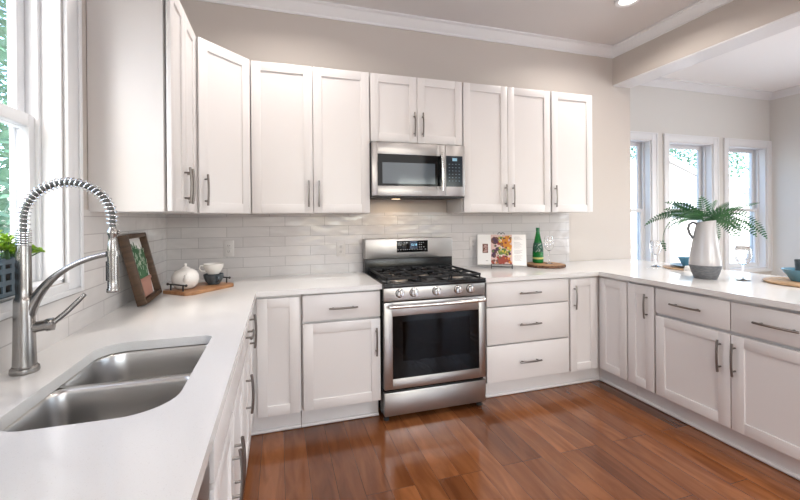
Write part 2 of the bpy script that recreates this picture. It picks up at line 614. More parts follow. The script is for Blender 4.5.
crown(XL, BX0, YR, 0, 'trim_1')
crown(XE, XR, YR, YD, 'trim_2')


def window(name, axis, a0, a1, z0, z1, wallp, inward, cas, depth, zmid, wt=0.19):
    """double hung window; axis 'x' or 'y' runs along the wall, wallp = wall plane, inward = +1/-1 into the room"""
    mid = (a0 + a1) / 2
    loc = (mid, wallp, z0) if axis == 'x' else (wallp, mid, z0)
    root = thing(name, None, None, loc)
    struct(root)

    def bx(mb, p, q, d0, d1, za, zb, bev=0.0):
        # d measured from the wall plane, positive into the room
        e0, e1 = wallp + inward * d0, wallp + inward * d1
        if axis == 'x':
            mb.box(p, q, e0, e1, za, zb, bev)
        else:
            mb.box(e0, e1, p, q, za, zb, bev)
    c = MB()
    for p, q, za, zb in ((a0 - cas, a0 - .003, z0 - cas * .5, z1 + cas), (a1 + .003, a1 + cas, z0 - cas * .5, z1 + cas), (a0 - .003, a1 + .003, z1 + .003, z1 + cas)):
        bx(c, p, q, 0.0, 0.016, za, zb, 0.003)
    for p, q, za, zb in ((a0 - cas, a0 - cas + .02, z0 - cas * .5, z1 + cas), (a1 + cas - .02, a1 + cas, z0 - cas * .5, z1 + cas), (a0 - cas + .02, a1 + cas - .02, z1 + cas - .02, z1 + cas)):
        bx(c, p, q, 0.0155, 0.024, za, zb, 0.003)
    bx(c, a0 - .003, a1 + .003, 0.0, 0.016, z0 - cas * .5, z0 - .003, 0.003)
    bx(c, a0 - cas + .02, a1 + cas - .02, 0.0155, 0.024, z0 - cas * .5, z0 - cas * .5 + .02, 0.003)
    c.build('casing', M_TRIM, root)
    j = MB()
    for p, q, za, zb in ((a0, a0 + .012, z0, z1), (a1 - .012, a1, z0, z1), (a0, a1, z1 - .012, z1), (a0, a1, z0, z0 + .012)):
        bx(j, p, q, -wt, 0.0, za, zb)
    # stops and tracks
    for p, q in ((a0 + .012, a0 + .030), (a1 - .030, a1 - .012)):
        bx(j, p, q, -depth + .012, -depth + .026, z0, z1, 0.002)
        bx(j, p, q, -depth - .060, -depth - .050, z0, z1, 0.002)
    j.build('jamb', M_TRIM, root)
    st = 0.045
    for nm, za, zb, dd in (('sash', z0 + .012, zmid + .022, depth), ('sash', zmid - .022, z1 - .012, depth + .034)):
        f = MB()
        b0, b1 = a0 + .014, a1 - .014
        bx(f, b0, b0 + st, -dd - .014, -dd + .014, za, zb, .003)
        bx(f, b1 - st, b1, -dd - .014, -dd + .014, za, zb, .003)
        bx(f, b0 + st, b1 - st, -dd - .014, -dd + .014, za, za + (.06 if nm and za < zmid - .1 else .044), .003)
        bx(f, b0 + st, b1 - st, -dd - .014, -dd + .014, zb - .044, zb, .003)
        fo = f.build(nm, M_TRIM, root)
        g = MB()
        bx(g, b0 + st - .004, b1 - st + .004, -dd - .003, -dd + .003, za + .03, zb - .03)
        g.build('pane', M_GLASS, fo)
    return root


window('window_1', 'y', WY0, WY1, WZ0, WZ1, XL, 1, 0.10, 0.087, 1.720, 0.148)
for i, (a, b) in enumerate(DW):
    window('window_%d' % (i + 2), 'x', a, b, DZ0, DZ1, YD, -1, 0.094, 0.105, 1.43)
for i, (a, b) in enumerate(RW):
    window('window_%d' % (i + 5), 'y', a, b, .2, 2.5, XR, -1, 0.094, 0.105, 1.43)
for i, (a, b) in enumerate(RG):       # glazed doors behind the camera
    r = struct(thing('door_%d' % (i + 1), None, None, ((a + b) / 2, YR, 0)))
    f = MB()
    for p, q in ((a, a + .07), ((a + b) / 2 - .05, (a + b) / 2 + .05), (b - .07, b)):
        f.box(p, q, YR - .12, YR - .06, 0, 2.4)
    f.box(a, b, YR - .12, YR - .06, 2.3, 2.4).box(a, b, YR - .12, YR - .06, 0, .12)
    f.build('frame', M_TRIM, r)
    MB().box(a + .05, b - .05, YR - .095, YR - .085, .1, 2.32).build('pane', M_GLASS, r)

# tiled backsplash
struct(MB().box(XL + 0.008, 2.058, -0.008, 0, 0.905, 1.405).build('wall_tile_back', M_TILEB))
t = MB()
t.box(XL, XL + 0.008, -3.2, -2.345, 0.905, 1.405).box(XL, XL + 0.008, -2.345, -1.235, 0.905, 1.072).box(XL, XL + 0.008, -1.235, 0, 0.905, 1.405)
struct(t.build('wall_tile_left', M_TILEL))


# ------------------------------------------------------------------ cabinets
def shaker(mb, x0, x1, z0, z1, st=0.062, t=0.02):
    """door with its front at y = -t, back at y = 0"""
    mb.box(x0, x0 + st, -t, 0, z0, z1, .0016)
    mb.box(x1 - st, x1, -t, 0, z0, z1, .0016)
    mb.box(x0 + st - .002, x1 - st + .002, -t + .0002, -.0002, z0, z0 + st, .0016)
    mb.box(x0 + st - .002, x1 - st + .002, -t + .0002, -.0002, z1 - st, z1, .0016)
    mb.box(x0 + st - .004, x1 - st + .004, -t + .009, -.002, z0 + st - .004, z1 - st + .004)


def pull(parent, x, z, horiz, L=0.185, m=None, t=0.02):
    mb = MB()
    path = []
    for k in range(13):
        s = -1 + 2 * k / 12
        d = -t - .026 - .007 * (1 - s * s)
        path.append((x + s * L / 2, d, z) if horiz else (x, d, z + s * L / 2))
    mb.tube(path, .0064, 8)
    for s in (-.7, .7):
        p = (x + s * L / 2, -t, z) if horiz else (x, -t, z + s * L / 2)
        q = (p[0], -t - .030, p[2])
        mb.tube([p, q], .005, 8)
    return mb.build('handle', m or M_PULL, parent, local=True)


def cabinet(name, label, cat, loc, rz, w, depth, z0, z1, fronts, toe=False, group=None, body=None):
    """local frame: x along the front, -y out of the front, front of the body at y = 0"""
    root = thing(name, label, cat, loc, rz, group)
    b = MB()
    if body:
        b.prism(body, z0, z1)
    else:
        b.box(0, w, .012, depth, z0, z1, .0015)
    b.build('body', M_CAB, root, local=True)
    if toe:
        k = MB()
        x0, x1 = (toe[0], toe[1]) if isinstance(toe, tuple) else (0, w)
        k.box(x0, x1, .075, .095, 0, z0)
        # quarter round at the floor
        k.tube([(x0, .072, .012), (x1, .072, .012)], .012, 10)
        k.build('toe_kick', M_CAB, root, local=True)
    for kind, x0, x1, a, c, h in fronts:
        mb = MB()
        if kind == 'door':
            shaker(mb, x0, x1, a, c)
        else:
            mb.box(x0, x1, -.02, 0, a, c, .002)
        part = mb.build(kind, M_CAB, root, local=True)
        if h:
            pull(part, h[1], h[2], h[0] == 'h', h[3] if len(h) > 3 else 0.185)
    return root


UZ0, UZ1 = 1.397, 2.442
UH = 1.535      # handle centre on the wall cabinets
GU = 'white shaker wall cabinets'
cabinet('wall_cabinet', 'white two-door wall cabinet on the window wall, its plain side panel facing the sink', 'cabinet',
        (-1.134, -1.155, 0), pi / 2, 0.546, 0.298, UZ0, UZ1,
        [('door', .003, .271, UZ0 + .003, UZ1 - .003, ('v', .241, UH)), ('door', .275, .543, UZ0 + .003, UZ1 - .003, ('v', .305, UH))])
# diagonal corner wall cabinet
dl = math.hypot(.294, .298)
ang = math.atan2(.298, .294)
c_loc = Vector((-1.13, -.603, 0))
inv = (Matrix.Translation(c_loc) @ Matrix.Rotation(ang, 4, 'Z')).inverted()
poly = [tuple((inv @ Vector((x, y, 0)))[:2]) for x, y in ((-1.13, -.603), (-.836, -.305), (-.836, -.003), (-1.431, -.003), (-1.431, -.603))]
cabinet('wall_cabinet', 'diagonal single-door wall cabinet set across the corner above the teapot tray', 'cabinet',
        c_loc, ang, dl, 0, UZ0, UZ1, [('door', .020, dl - .020, UZ0 + .003, UZ1 - .003, ('v', .058, UH))], body=poly)
cabinet('wall_cabinet', 'wide two-door white wall cabinet between the corner cabinet and the microwave', 'cabinet',
        (-.834, -.304, 0), 0, .832, .300, UZ0, UZ1,
        [('door', .004, .4145, UZ0 + .003, UZ1 - .003, ('v', .383, UH)), ('door', .4185, .828, UZ0 + .003, UZ1 - .003, ('v', .455, UH))])
cabinet('wall_cabinet', 'short two-door white wall cabinet above the microwave', 'cabinet',
        (.001, -.304, 0), 0, .758, .300, 1.931, UZ1,
        [('door', .004, .369, 1.934, UZ1 - .003, ('v', .345, 2.07)), ('door', .373, .754, 1.934, UZ1 - .003, ('v', .412, 2.07))])
cabinet('wall_cabinet', 'tall two-door white wall cabinet above the open cookbook', 'cabinet',
        (.762, -.304, 0), 0, .832, .300, UZ0, UZ1,
        [('door', .004, .406, UZ0 + .003, UZ1 - .003, ('v', .379, UH)), ('door', .410, .828, UZ0 + .003, UZ1 - .003, ('v', .451, UH))])
cabinet('wall_cabinet', 'narrow single-door white wall cabinet above the green bottle', 'cabinet',
        (1.604, -.304, 0), 0, .436, .300, UZ0, UZ1,
        [('door', .003, .433, UZ0 + .003, UZ1 - .003, ('v', .027, UH))])

BZ0, BZ1 = 0.145, 0.886
DT, DB = 0.875, 0.147     # top and bottom of the fronts
DM0, DM1 = 0.693, 0.709   # gap between drawer and door
FY = -0.602
HV = 0.545                # handle centre on base doors
# back run
cabinet('base_cabinet', 'white base cabinet with one drawer and one door beside the range oven', 'cabinet',
        (-.522, FY, 0), 0, .516, .592, BZ0, BZ1,
        [('drawer', .008, .510, DM1, DT, ('h', .262, .785)), ('door', .008, .510, DB, DM0, ('v', .480, .545))], toe=True)
cabinet('base_cabinet', 'white base cabinet with a stack of three plain drawers, under the cookbook', 'cabinet',
        (.772, FY, 0), 0, .740, .592, BZ0, BZ1,
        [('drawer', .014, .732, DM1 - .003, DT + .006, ('h', .372, .793)), ('drawer', .014, .732, .426, .697, ('h', .372, .560)),
         ('drawer', .014, .732, .150, .415, ('h', .372, .281))], toe=True)
# corner base cabinets: two full-height doors meeting in the corner, one body each
root = thing('corner_cabinet', 'white corner base cabinet with two narrow full-height doors meeting below the wood slice', 'cabinet', (1.519, FY, 0))
MB().prism([(1.513, FY), (1.819, FY), (1.819, -.878), (2.42, -.878), (2.42, -.01), (1.513, -.01)], BZ0, BZ1).build('body', M_CAB, root)
k = MB().prism([(1.513, FY + .075), (1.894, FY + .075), (1.894, -.878), (1.914, -.878), (1.914, FY + .095), (1.513, FY + .095)], 0, BZ0)
k.tube([(1.513, FY + .072, .012), (1.891, FY + .072, .012)], .012, 10).tube([(1.891, FY + .072, .012), (1.891, -.878, .012)], .012, 10)
k.build('toe_kick', M_CAB, root)
mb = MB()
shaker(mb, .004, .256, DB, DT - .004, st=.06)
d = mb.build('door', M_CAB, root, local=True)
pull(d, .038, .73, False)
mb = MB()
shaker(mb, .022, .272, DB, DT - .004, st=.06)
Mx = Matrix.Translation((1.819, FY, 0)) @ Matrix.Rotation(-pi / 2, 4, 'Z')
mb.bm.transform(Mx)
mb.build('door', M_CAB, root)
# peninsula
PX = 1.819
cabinet('base_cabinet', 'slim white base cabinet with one full-height door on the peninsula', 'cabinet',
        (PX, -.880, 0), -pi / 2, .212, .600, BZ0, BZ1, [('door', .004, .206, DB, DT - .004, ('v', .158, .733, .17))], toe=True)
cabinet('base_cabinet', 'wide white base cabinet with two drawers over two doors on the peninsula', 'cabinet',
        (PX, -1.094, 0), -pi / 2, .906, .600, BZ0, BZ1,
        [('drawer', .005, .4505, DM1 - .006, DT - .006, ('h', .214, .785, .19)), ('drawer', .4565, .900, DM1 - .006, DT - .006, ('h', .668, .785, .19)),
         ('door', .005, .4505, DB, DM0 - .01, ('v', .402, .548)), ('door', .4565, .900, DB, DM0 - .01, ('v', .476, .548))], toe=True)
# left run, fronts face +x
LX = -.832
root = thing('corner_cabinet', 'white corner base cabinet whose two narrow doors meet beside the sink run', 'cabinet', (-.81, FY, 0))
MB().prism([(-.526, FY), (LX, FY), (LX, -.905), (-1.422, -.905), (-1.422, -.01), (-.526, -.01)], BZ0, BZ1).build('body', M_CAB, root)
k = MB().prism([(-.526, FY + .075), (LX - .075, FY + .075), (LX - .075, -.905), (LX - .095, -.905), (LX - .095, FY + .095), (-.526, FY + .095)], 0, BZ0)
k.tube([(-.526, FY + .072, .012), (LX - .072, FY + .072, .012)], .012, 10)
k.build('toe_kick', M_CAB, root)
mb = MB()
shaker(mb, .022, .273, DB, DT - .004, st=.06)
mb.build('door', M_CAB, root, local=True)
mb = MB()
shaker(mb, .004, .281, DB, DT - .004, st=.06)
mb.bm.transform(Matrix.Translation((LX, -.905, 0)) @ Matrix.Rotation(pi / 2, 4, 'Z'))
d = mb.build('door', M_CAB, root)
hm = pull(d, .045, .745, False)
hm.data.transform(Matrix.Translation(-Vector((-.81, FY, 0))) @ Matrix.Translation((LX, -.905, 0)) @ Matrix.Rotation(pi / 2, 4, 'Z'))
cabinet('base_cabinet', 'white base cabinet with a drawer over one door between the sink base and the corner', 'cabinet',
        (LX, -1.255, 0), pi / 2, .346, .590, BZ0, BZ1,
        [('drawer', .006, .340, DM1, DT, ('h', .20, .785, .15)), ('door', .006, .340, DB, DM0, ('v', .125, .52))], toe=True)
cabinet('sink_cabinet', 'white sink base cabinet with a false drawer front over two doors', 'cabinet',
        (LX, -2.055, 0), pi / 2, .796, .590, BZ0, BZ1 - .22,
        [('drawer', .006, .790, DM1, DT, None), ('door', .006, .394, DB, DM0, ('v', .36, .49)), ('door', .402, .790, DB, DM0, ('v', .436, .49))], toe=True)
# dishwasher
r = thing('dishwasher', 'steel-front dishwasher under the white counter next to the sink cabinet', 'dishwasher', (LX - .008, -2.672, 0), pi / 2)
MB().box(0, .552, 0, .57, .10, .868, .002).build('body', M_DARK, r, local=True)
MB().box(.004, .596, -.022, 0, .11, .862, .004).build('door', M_STEEL, r, local=True)
MB().box(0, .60, .05, .07, 0, .10).build('toe_kick', M_DARK, r, local=True)

# ------------------------------------------------------------------ countertops
CZ0, CZ1 = 0.8895, 0.9213
SX0, SX1, SY0, SY1 = -1.254, -.897, -2.092, -1.492
cut = rrect(SX0, SX1, SY0, SY1, [.035, .085, .085, .11], 9)
outer = [(XL + .009, -2.76), (-.790, -2.76), (-.790, -.6436), (-.0035, -.6436), (-.0035, -.009), (XL + .009, -.009)]
me = curve_plate(outer, [cut], CZ0, CZ1)
me.materials.append(M_QUARTZ)
tag(link_mesh('countertop', me, origin=(-1.1, -1.2, CZ0)), 'white quartz worktop running from the sink round the corner to the range', 'countertop')
outer = [(.7635, -.009), (.7635, -.6436), (1.7775, -.6436), (1.7775, -2.05), (2.785, -2.05), (2.785, -.009)]
me = curve_plate(outer, [], CZ0, CZ1)
me.materials.append(M_QUARTZ)
tag(link_mesh('countertop', me, origin=(1.8, -.6, CZ0)), 'white quartz worktop running from the range round onto the peninsula', 'countertop')

# ------------------------------------------------------------------ sink
sink = thing('kitchen_sink', 'undermount stainless double-bowl sink set in the white worktop', 'sink', (-1.075, -1.79, .66))


def bowl(y0, y1, x0, x1, rad, name):
    mb = MB()
    rings = []
    for z, inset in ((.8888, -.012), (.8885, -.001), (.886, .002), (.878, .005), (.80, .009), (.73, .014), (.708, .022), (.696, .036), (.691, .055), (.690, .08)):
        rr = [max(q - inset * .3, .03) for q in rad]
        rings.append([(x, y, z) for x, y in rrect(x0 + inset, x1 - inset, y0 + inset, y1 - inset, rr, 8)])
    mb.loft(rings)
    cx, cy = (x0 + x1) / 2 - .02, (y0 + y1) / 2
    last = rings[-1]
    n = len(last)
    mb.loft([last, [(cx + .045 * cos(math.atan2(p[1] - cy, p[0] - cx)), cy + .045 * sin(math.atan2(p[1] - cy, p[0] - cx)), .688) for p in last]])
    o = mb.build(name, M_SINK, sink, sharp=60)
    d = MB().lathe([(.045, .689), (.044, .686), (.036, .684), (.033, .672), (0, .671)], 24, (cx, cy, 0))
    d.build('drain', M_CHROME, o)
    return o


yb = -1.787
bowl(yb + .012, SY1 + .008, SX0 - .008, SX1 + .008, [.04, .09, .045, .045], 'bowl')
bowl(SY0 - .008, yb - .012, SX0 - .008, SX1 + .008, [.045, .045, .09, .115], 'bowl')
# rounded divider saddle between the bowls
mb = MB()
rings = []
for k in range(9):
    a = pi * k / 8
    rings.append([(SX0 - .02, yb + .0125 * cos(a), .868 + .012 * sin(a)), (SX1 + .02, yb + .0125 * cos(a), .868 + .012 * sin(a))])
mb.loft([[(SX0 - .02, yb + .0125, .80), (SX1 + .02, yb + .0125, .80)]] + rings + [[(SX0 - .02, yb - .0125, .80), (SX1 + .02, yb - .0125, .80)]], closed=False)
mb.build('divider', M_SINK, sink, sharp=60)

# ------------------------------------------------------------------ faucet
fx, fy = -1.366, -1.711
fa = thing('kitchen_faucet', 'tall brushed nickel spring-neck faucet standing behind the sink', 'faucet', (fx, fy, CZ1))
MB().lathe([(0, 0), (.033, 0), (.034, .004), (.033, .014), (.029, .018), (.029, .02), (0, .02)], 32, (fx, fy, CZ1)).build('base', M_NICKEL, fa)
MB().lathe([(.0275, .018), (.0262, .06), (.0245, .15), (.0238, .205), (.0228, .212), (.0215, .215), (.0188, .22), (.0180, .25), (.0172, .365), (.016, .37), (0, .37)], 32, (fx, fy, CZ1)).build('body', M_NICKEL, fa)
# lever: short stub toward the room and a blade rising from it
mb = MB()
dirL = Vector((.85, .20, .08)).normalized()
p0 = Vector((fx, fy, CZ1 + .125)) + dirL * .02
mb.tube([p0, p0 + dirL * .026, p0 + dirL * .03, p0 + dirL * .046, p0 + dirL * .048], [.016, .016, .019, .019, .012], 16)
q0 = p0 + dirL * .04
mb.tube([q0, q0 + Vector((.03, .012, .028)), q0 + Vector((.055, .02, .056)), q0 + Vector((.075, .026, .080))], [.008, .0075, .0075, .006], 10)
mb.build('handle', M_NICKEL, fa)
# arm: curved branch leaving the body and holding the spray head
ap = []
for k in range(17):
    s = k / 16
    P = [Vector((fx + .010, fy, CZ1 + .165)), Vector((fx + .04, fy, CZ1 + .275)), Vector((fx + .13, fy, CZ1 + .325)), Vector((fx + .215, fy, CZ1 + .336))]
    ap.append(P[0] * (1 - s) ** 3 + 3 * P[1] * s * (1 - s) ** 2 + 3 * P[2] * s * s * (1 - s) + P[3] * s ** 3)
mb = MB().tube(ap, [.017 - .009 * min(1, k / 9) for k in range(17)], 12)
hx, hz = fx + .222, CZ1 + .337
mb.lathe([(.0155, -.008), (.0185, -.008), (.0185, .008), (.0155, .008)], 20, (hx, fy, hz))
mb.build('arm', M_NICKEL, fa)
# hose path: straight up, half circle, down to the head
rad = .111
path = [Vector((fx, fy, CZ1 + .365 + .012 * k)) for k in range(6)]
zc = 1.363
path = [Vector((fx, fy, z)) for z in [1.287 + (zc - 1.287) * k / 8 for k in range(9)]]
for k in range(1, 33):
    a = pi - pi * k / 32 * 0.97
    path.append(Vector((fx + rad + rad * cos(a), fy, zc + rad * sin(a))))
path.append(Vector((fx + 2 * rad, fy, 1.335)))
MB().tube(path, .0085, 12).build('hose', mat('hose_grey', (.10, .105, .10), .4, metal=.3), fa)
# coil spring round the hose
dist = [0]
for a, b in zip(path[:-1], path[1:]):
    dist.append(dist[-1] + (b - a).length)
total = dist[-1]


def at_len(s):
    for i in range(len(path) - 1):
        if s <= dist[i + 1] or i == len(path) - 2:
            f = (s - dist[i]) / (dist[i + 1] - dist[i])
            p = path[i].lerp(path[i + 1], f)
            t = (path[i + 1] - path[i]).normalized()
            return p, t


def coil(s0, s1, turns, R, wire, n):
    pts = []
    for k in range(n + 1):
        s = s0 + (s1 - s0) * k / n
        p, t = at_len(s)
        side = Vector((0, 1, 0))
        nn = t.cross(side).normalized()
        a = 2 * pi * turns * k / n
        pts.append(p + R * (cos(a) * nn + sin(a) * side))
    return pts


mb = MB()
mb.tube(coil(.045, total - .012, 31, .0145, .0017, 31 * 14), .0019, 6)
mb.tube(coil(.0, .045, 6.5, .0165, .002, 100), .0028, 6)
mb.build('spring', M_CHROME, fa, sharp=60)
# spray head
mb = MB().lathe([(0, -.2), (.0165, -.2), (.0175, -.198), (.0175, -.19), (.0150, -.186), (.0150, -.16), (.0145, -.07), (.013, -.05), (.0115, -.045), (.0115, -.028), (.0145, -.022), (.0145, -.012), (.010, -.006), (.010, 0), (0, 0)], 24, (hx, fy, 1.340))
mb.sphere((hx + .016, fy, 1.322), .005, 10)
hd = mb.build('spray_head', M_NICKEL, fa)
MB().box(hx - .018, hx - .013, fy - .004, fy + .004, 1.175, 1.235, .0015).build('button', M_RUBBER, hd)

# ------------------------------------------------------------------ range
rg = thing('range_oven', 'freestanding stainless gas range with five knobs between the base cabinets', 'oven', (.38, -.35, 0))
MB().box(.004, .756, -.62, -.045, .04, .892, .003).build('body', M_BLACK, rg)
for x in (.03, .73):
    for y in (-.60, -.08):
        MB().lathe([(0, 0), (.02, 0), (.02, .015), (.012, .02), (.012, .04), (0, .04)], 14, (x, y, 0)).build('foot', M_RUBBER, rg)
MB().box(.004, .756, -.655, -.62, .805, .893, .004).build('control_panel', M_STEEL, rg)
for x in (.116, .215, .380, .543, .637):
    mb = MB()
    Mk = Matrix.Translation((x, -.655, .857)) @ Matrix.Rotation(pi / 2, 4, 'X')
    mb.lathe([(0, 0), (.027, 0), (.027, .004), (.022, .007), (.022, .022), (.0205, .026), (0, .027)], 26, M=Mk)
    mb.box(-.0045, .0045, -.021, .021, .024, .036, .002, M=Mk)
    kn = mb.build('knob', M_STEELH, rg)
    MB().lathe([(0, 0), (.031, 0), (.031, .0025), (.0275, .004), (0, .004)], 26, M=Mk).build('skirt', M_BLACK, kn)
# cooktop tray with raised rim
mb = MB()
mb.box(-.002, .760, -.664, -.05, .893, .918, .006)
mb.box(-.002, .020, -.655, -.10, .916, .926, .004).box(.740, .760, -.655, -.10, .916, .926, .004).box(-.002, .760, -.664, -.640, .916, .926, .004)
ct = mb.build('cooktop', M_BLACK, rg)
for i, (x, y, r) in enumerate(((.16, -.50, .052), (.16, -.22, .042), (.38, -.36, .048), (.60, -.50, .045), (.60, -.22, .050))):
    mb = MB().lathe([(0, 0), (r + .012, 0), (r + .010, .006), (r, .010), (r, .016), (r - .006, .018), (0, .018)], 26, (x, y, .918))
    b = mb.build('burner', M_BRASS, rg)
    MB().lathe([(0, 0), (r - .01, 0), (r - .008, .006), (r - .014, .010), (0, .011)], 26, (x, y, .936)).build('burner_cap', M_IRON, b)
for x0, x1 in ((.028, .262), (.268, .494), (.500, .734)):
    mb = MB()
    z0, z1 = .948, .960
    y0, y1 = -.634, -.112
    for x in (x0, x1 - .012):
        mb.box(x, x + .012, y0, y1, z0 - .004, z1, .002)
    for y in (y0, y1 - .012, (y0 + y1) / 2 - .006):
        mb.box(x0, x1, y, y + .012, z0 - .004, z1, .002)
    xm = (x0 + x1) / 2
    for yc in (-.50, -.22):
        mb.box(xm - .005, xm + .005, yc - .12, yc - .035, z0, z1 + .001, .002).box(xm - .005, xm + .005, yc + .035, yc + .12, z0, z1 + .001, .002)
        mb.box(x0, xm - .035, yc - .005, yc + .005, z0, z1 + .001, .002).box(xm + .035, x1, yc - .005, yc + .005, z0, z1 + .001, .002)
    for x in (x0 + .006, x1 - .006):
        for y in (y0 + .006, y1 - .006, (y0 + y1) / 2):
            mb.lathe([(.008, -.03), (.006, 0)], 8, (x, y, z0))
    mb.build('grate', M_IRON, rg)
# backguard
MB().box(.0, .757, -.115, -.03, .893, 1.030, .003).build('riser', M_BLACK, rg)
bg = MB().box(.0, .757, -.122, -.026, 1.030, 1.192, .006).build('backguard', M_STEEL, rg)
dp = MB().box(.262, .532, -.1245, -.121, 1.078, 1.172, .001).build('display', M_BLACKGL, bg)
MB().box(.375, .440, -.1255, -.124, 1.105, 1.168).build('screen', M_DISPB, bg)
tm = text_mesh('12:18', .024)
tm.materials.append(M_DISP)
tm.transform(Matrix.Translation((.409, -.1265, 1.138)) @ Matrix.Rotation(pi / 2, 4, 'X'))
link_mesh('clock_digits', tm, bg)
mb = MB()
for zz, row in ((1.156, (.275, .287, .299, .326, .343, .352, .458, .475, .492)), (1.139, (.275, .287, .296, .323, .458, .475)), (1.118, (.458, .475, .496)),
                (1.100, (.272, .296, .318, .334, .352, .372, .394, .416, .440, .462, .478, .510))):
    for x in row:
        mb.box(x - .004, x + .004, -.1252, -.1242, zz - .002, zz + .002)
mb.build('button_lettering', M_LEGEND, bg)
tm = text_mesh('SAMSUNG', .014)
tm.materials.append(M_DARK)
tm.transform(Matrix.Translation((.40, -.1226, 1.052)) @ Matrix.Rotation(pi / 2, 4, 'X'))
link_mesh('logo', tm, bg)
# oven door
dx0, dx1, dz0, dz1 = .005, .755, .220, .798
wx0, wx1, wz0, wz1 = .064, .704, .288, .706
mb = MB()
mb.box(dx0, wx0, -.657, -.622, dz0, dz1, .003).box(wx1, dx1, -.657, -.622, dz0, dz1, .003)
mb.box(wx0 - .001, wx1 + .001, -.6568, -.622, dz0, wz0, .001).box(wx0 - .001, wx1 + .001, -.6568, -.622, wz1, dz1, .001)
od = mb.build('oven_door', M_STEEL, rg)
ix0, ix1, iz0, iz1 = .135, .635, .40, .665
mb = MB()
mb.box(wx0, ix0, -.655, -.625, wz0, wz1).box(ix1, wx1, -.655, -.625, wz0, wz1).box(ix0, ix1, -.655, -.625, wz0, iz0).box(ix0, ix1, -.655, -.625, iz1, wz1)
mb.build('window_border', M_BLACKGL, od)
MB().box(ix0 - .001, ix1 + .001, -.6545, -.650, iz0 - .001, iz1 + .001).build('window_glass', M_OVENGL, od)
MB().box(ix0 - .001, ix1 + .001, -.6235, -.6215, iz0 - .001, iz1 + .001).build('cavity_wall', M_CAVITY, od)
mb = MB()
for z in (.505, .512):
    mb.tube([(ix0 + .01, -.640, z), (ix1 - .01, -.640, z)], .002, 6)
for k in range(24):
    x = ix0 + .02 + k * (ix1 - ix0 - .04) / 23
    mb.tube([(x, -.641, .512), (x, -.628, .520)], .0012, 5)
mb.build('rack', M_CHROME, od)
mb = MB()
mb.tube([(.030 + .70 * k / 16, -.700 - .006 * (1 - (k / 8 - 1) ** 2), .778) for k in range(17)], .0125, 14)
for x in (.048, .712):
    mb.tube([(x, -.656, .778), (x, -.70, .778)], .010, 12)
mb.build('handle', M_STEELH, od)
MB().box(.005, .755, -.657, -.622, .045, .200, .004).build('drawer', M_STEEL, rg)

# ------------------------------------------------------------------ microwave
mw = thing('microwave', 'stainless over-the-range microwave hung under the short wall cabinet', 'microwave', (.374, -.2, 1.512))
mx0, mx1, mz0, mz1, my = .002, .756, 1.514, 1.925, -.338
MB().box(mx0, mx1, my, -.01, mz0, mz1, .003).build('body', M_DARK, mw)
sx = .590
gx0, gx1, gz0, gz1 = mx0 + .045, .522, 1.600, 1.835
mb = MB()
yf = my - .022
mb.box(mx0, gx0, yf, my, mz0 + .012, mz1, .003).box(gx1, sx - .001, yf, my, mz0 + .012, mz1, .003)
mb.box(gx0 - .001, gx1 + .001, yf + .0002, my, mz0 + .012, gz0, .001).box(gx0 - .001, gx1 + .001, yf + .0002, my, gz1, mz1, .001)
md = mb.build('door', M_STEEL, mw)
MB().box(gx0 - .001, .560, yf - .0008, my - .004, gz0, gz1).build('window_border', M_BLACKGL, md)
MB().box(gx0 + .035, gx1 - .020, yf - .0016, yf, gz0 + .016, gz1 - .062).build('window_glass', mat('microwave_window', (.075, .095, .115), .07), md)
mb = MB()
mb.tube([(.548, yf - .032 - .01 * (1 - (k / 8 - 1) ** 2), 1.565 + .295 * k / 16) for k in range(17)], .0105, 12)
for z in (1.585, 1.84):
    mb.tube([(.548, yf, z), (.548, yf - .034, z)], .008, 10)
mb.build('handle', M_STEELH, md)
cp = MB().box(sx + .001, mx1, yf, my, mz0 + .012, mz1, .003).build('control_panel', M_STEEL, mw)
MB().box(sx + .004, mx1 - .020, yf - .001, my, gz0, gz1 + .005).build('keypad', mat('keypad_blue_black', (.012, .02, .03), .12), cp)
MB().box(.648, .688, yf - .0018, yf, 1.800, 1.823).build('screen', mat('lcd', (.10, .2, .28), .2, emit=((.45, .75, .9), .55)), cp)
mb = MB()
for r_ in range(6):
    for c_ in range(4):
        x = .622 + c_ * .028
        z = 1.775 - r_ * .026
        mb.box(x - .005, x + .005, yf - .0016, yf - .0009, z - .0018, z + .0018)
mb.build('button_lettering', mat('legend_blue', (.16, .26, .34), .5), cp)
tm = text_mesh('SAMSUNG', .014)
tm.materials.append(M_LEGEND)
tm.transform(Matrix.Translation((.36, yf - .0004, 1.557)) @ Matrix.Rotation(pi / 2, 4, 'X'))
link_mesh('logo', tm, md)
mb = MB().box(mx0 + .002, mx1 - .002, yf + .004, my + .02, mz0 - .002, mz0 + .011, .002)
for k in range(26):
    mb.box(mx0 + .05 + k * .026, mx0 + .068 + k * .026, my + .04, -.06, mz0 - .004, mz0 - .001)
mb.build('vent_grille', M_DARK, mw)
for x in (.24,):
    MB().box(x - .03, x + .03, -.20, -.16, mz0 - .006, mz0 - .0015, .001).build('work_lamp', mat('work_lens', (1, 1, 1), .4, emit=((1, .72, .45), 4)), mw)
for x, e in ((.24, 1.0),):
    ld = bpy.data.lights.new('work_lamp_light', 'AREA')
    ld.shape = 'RECTANGLE'
    ld.size, ld.size_y = .06, .04
    ld.energy = e
    ld.color = (1, .74, .48)
    lo = bpy.data.objects.new('work_lamp_light', ld)
    COL.objects.link(lo)
    lo.location = (x, -.19, mz0 - .010)

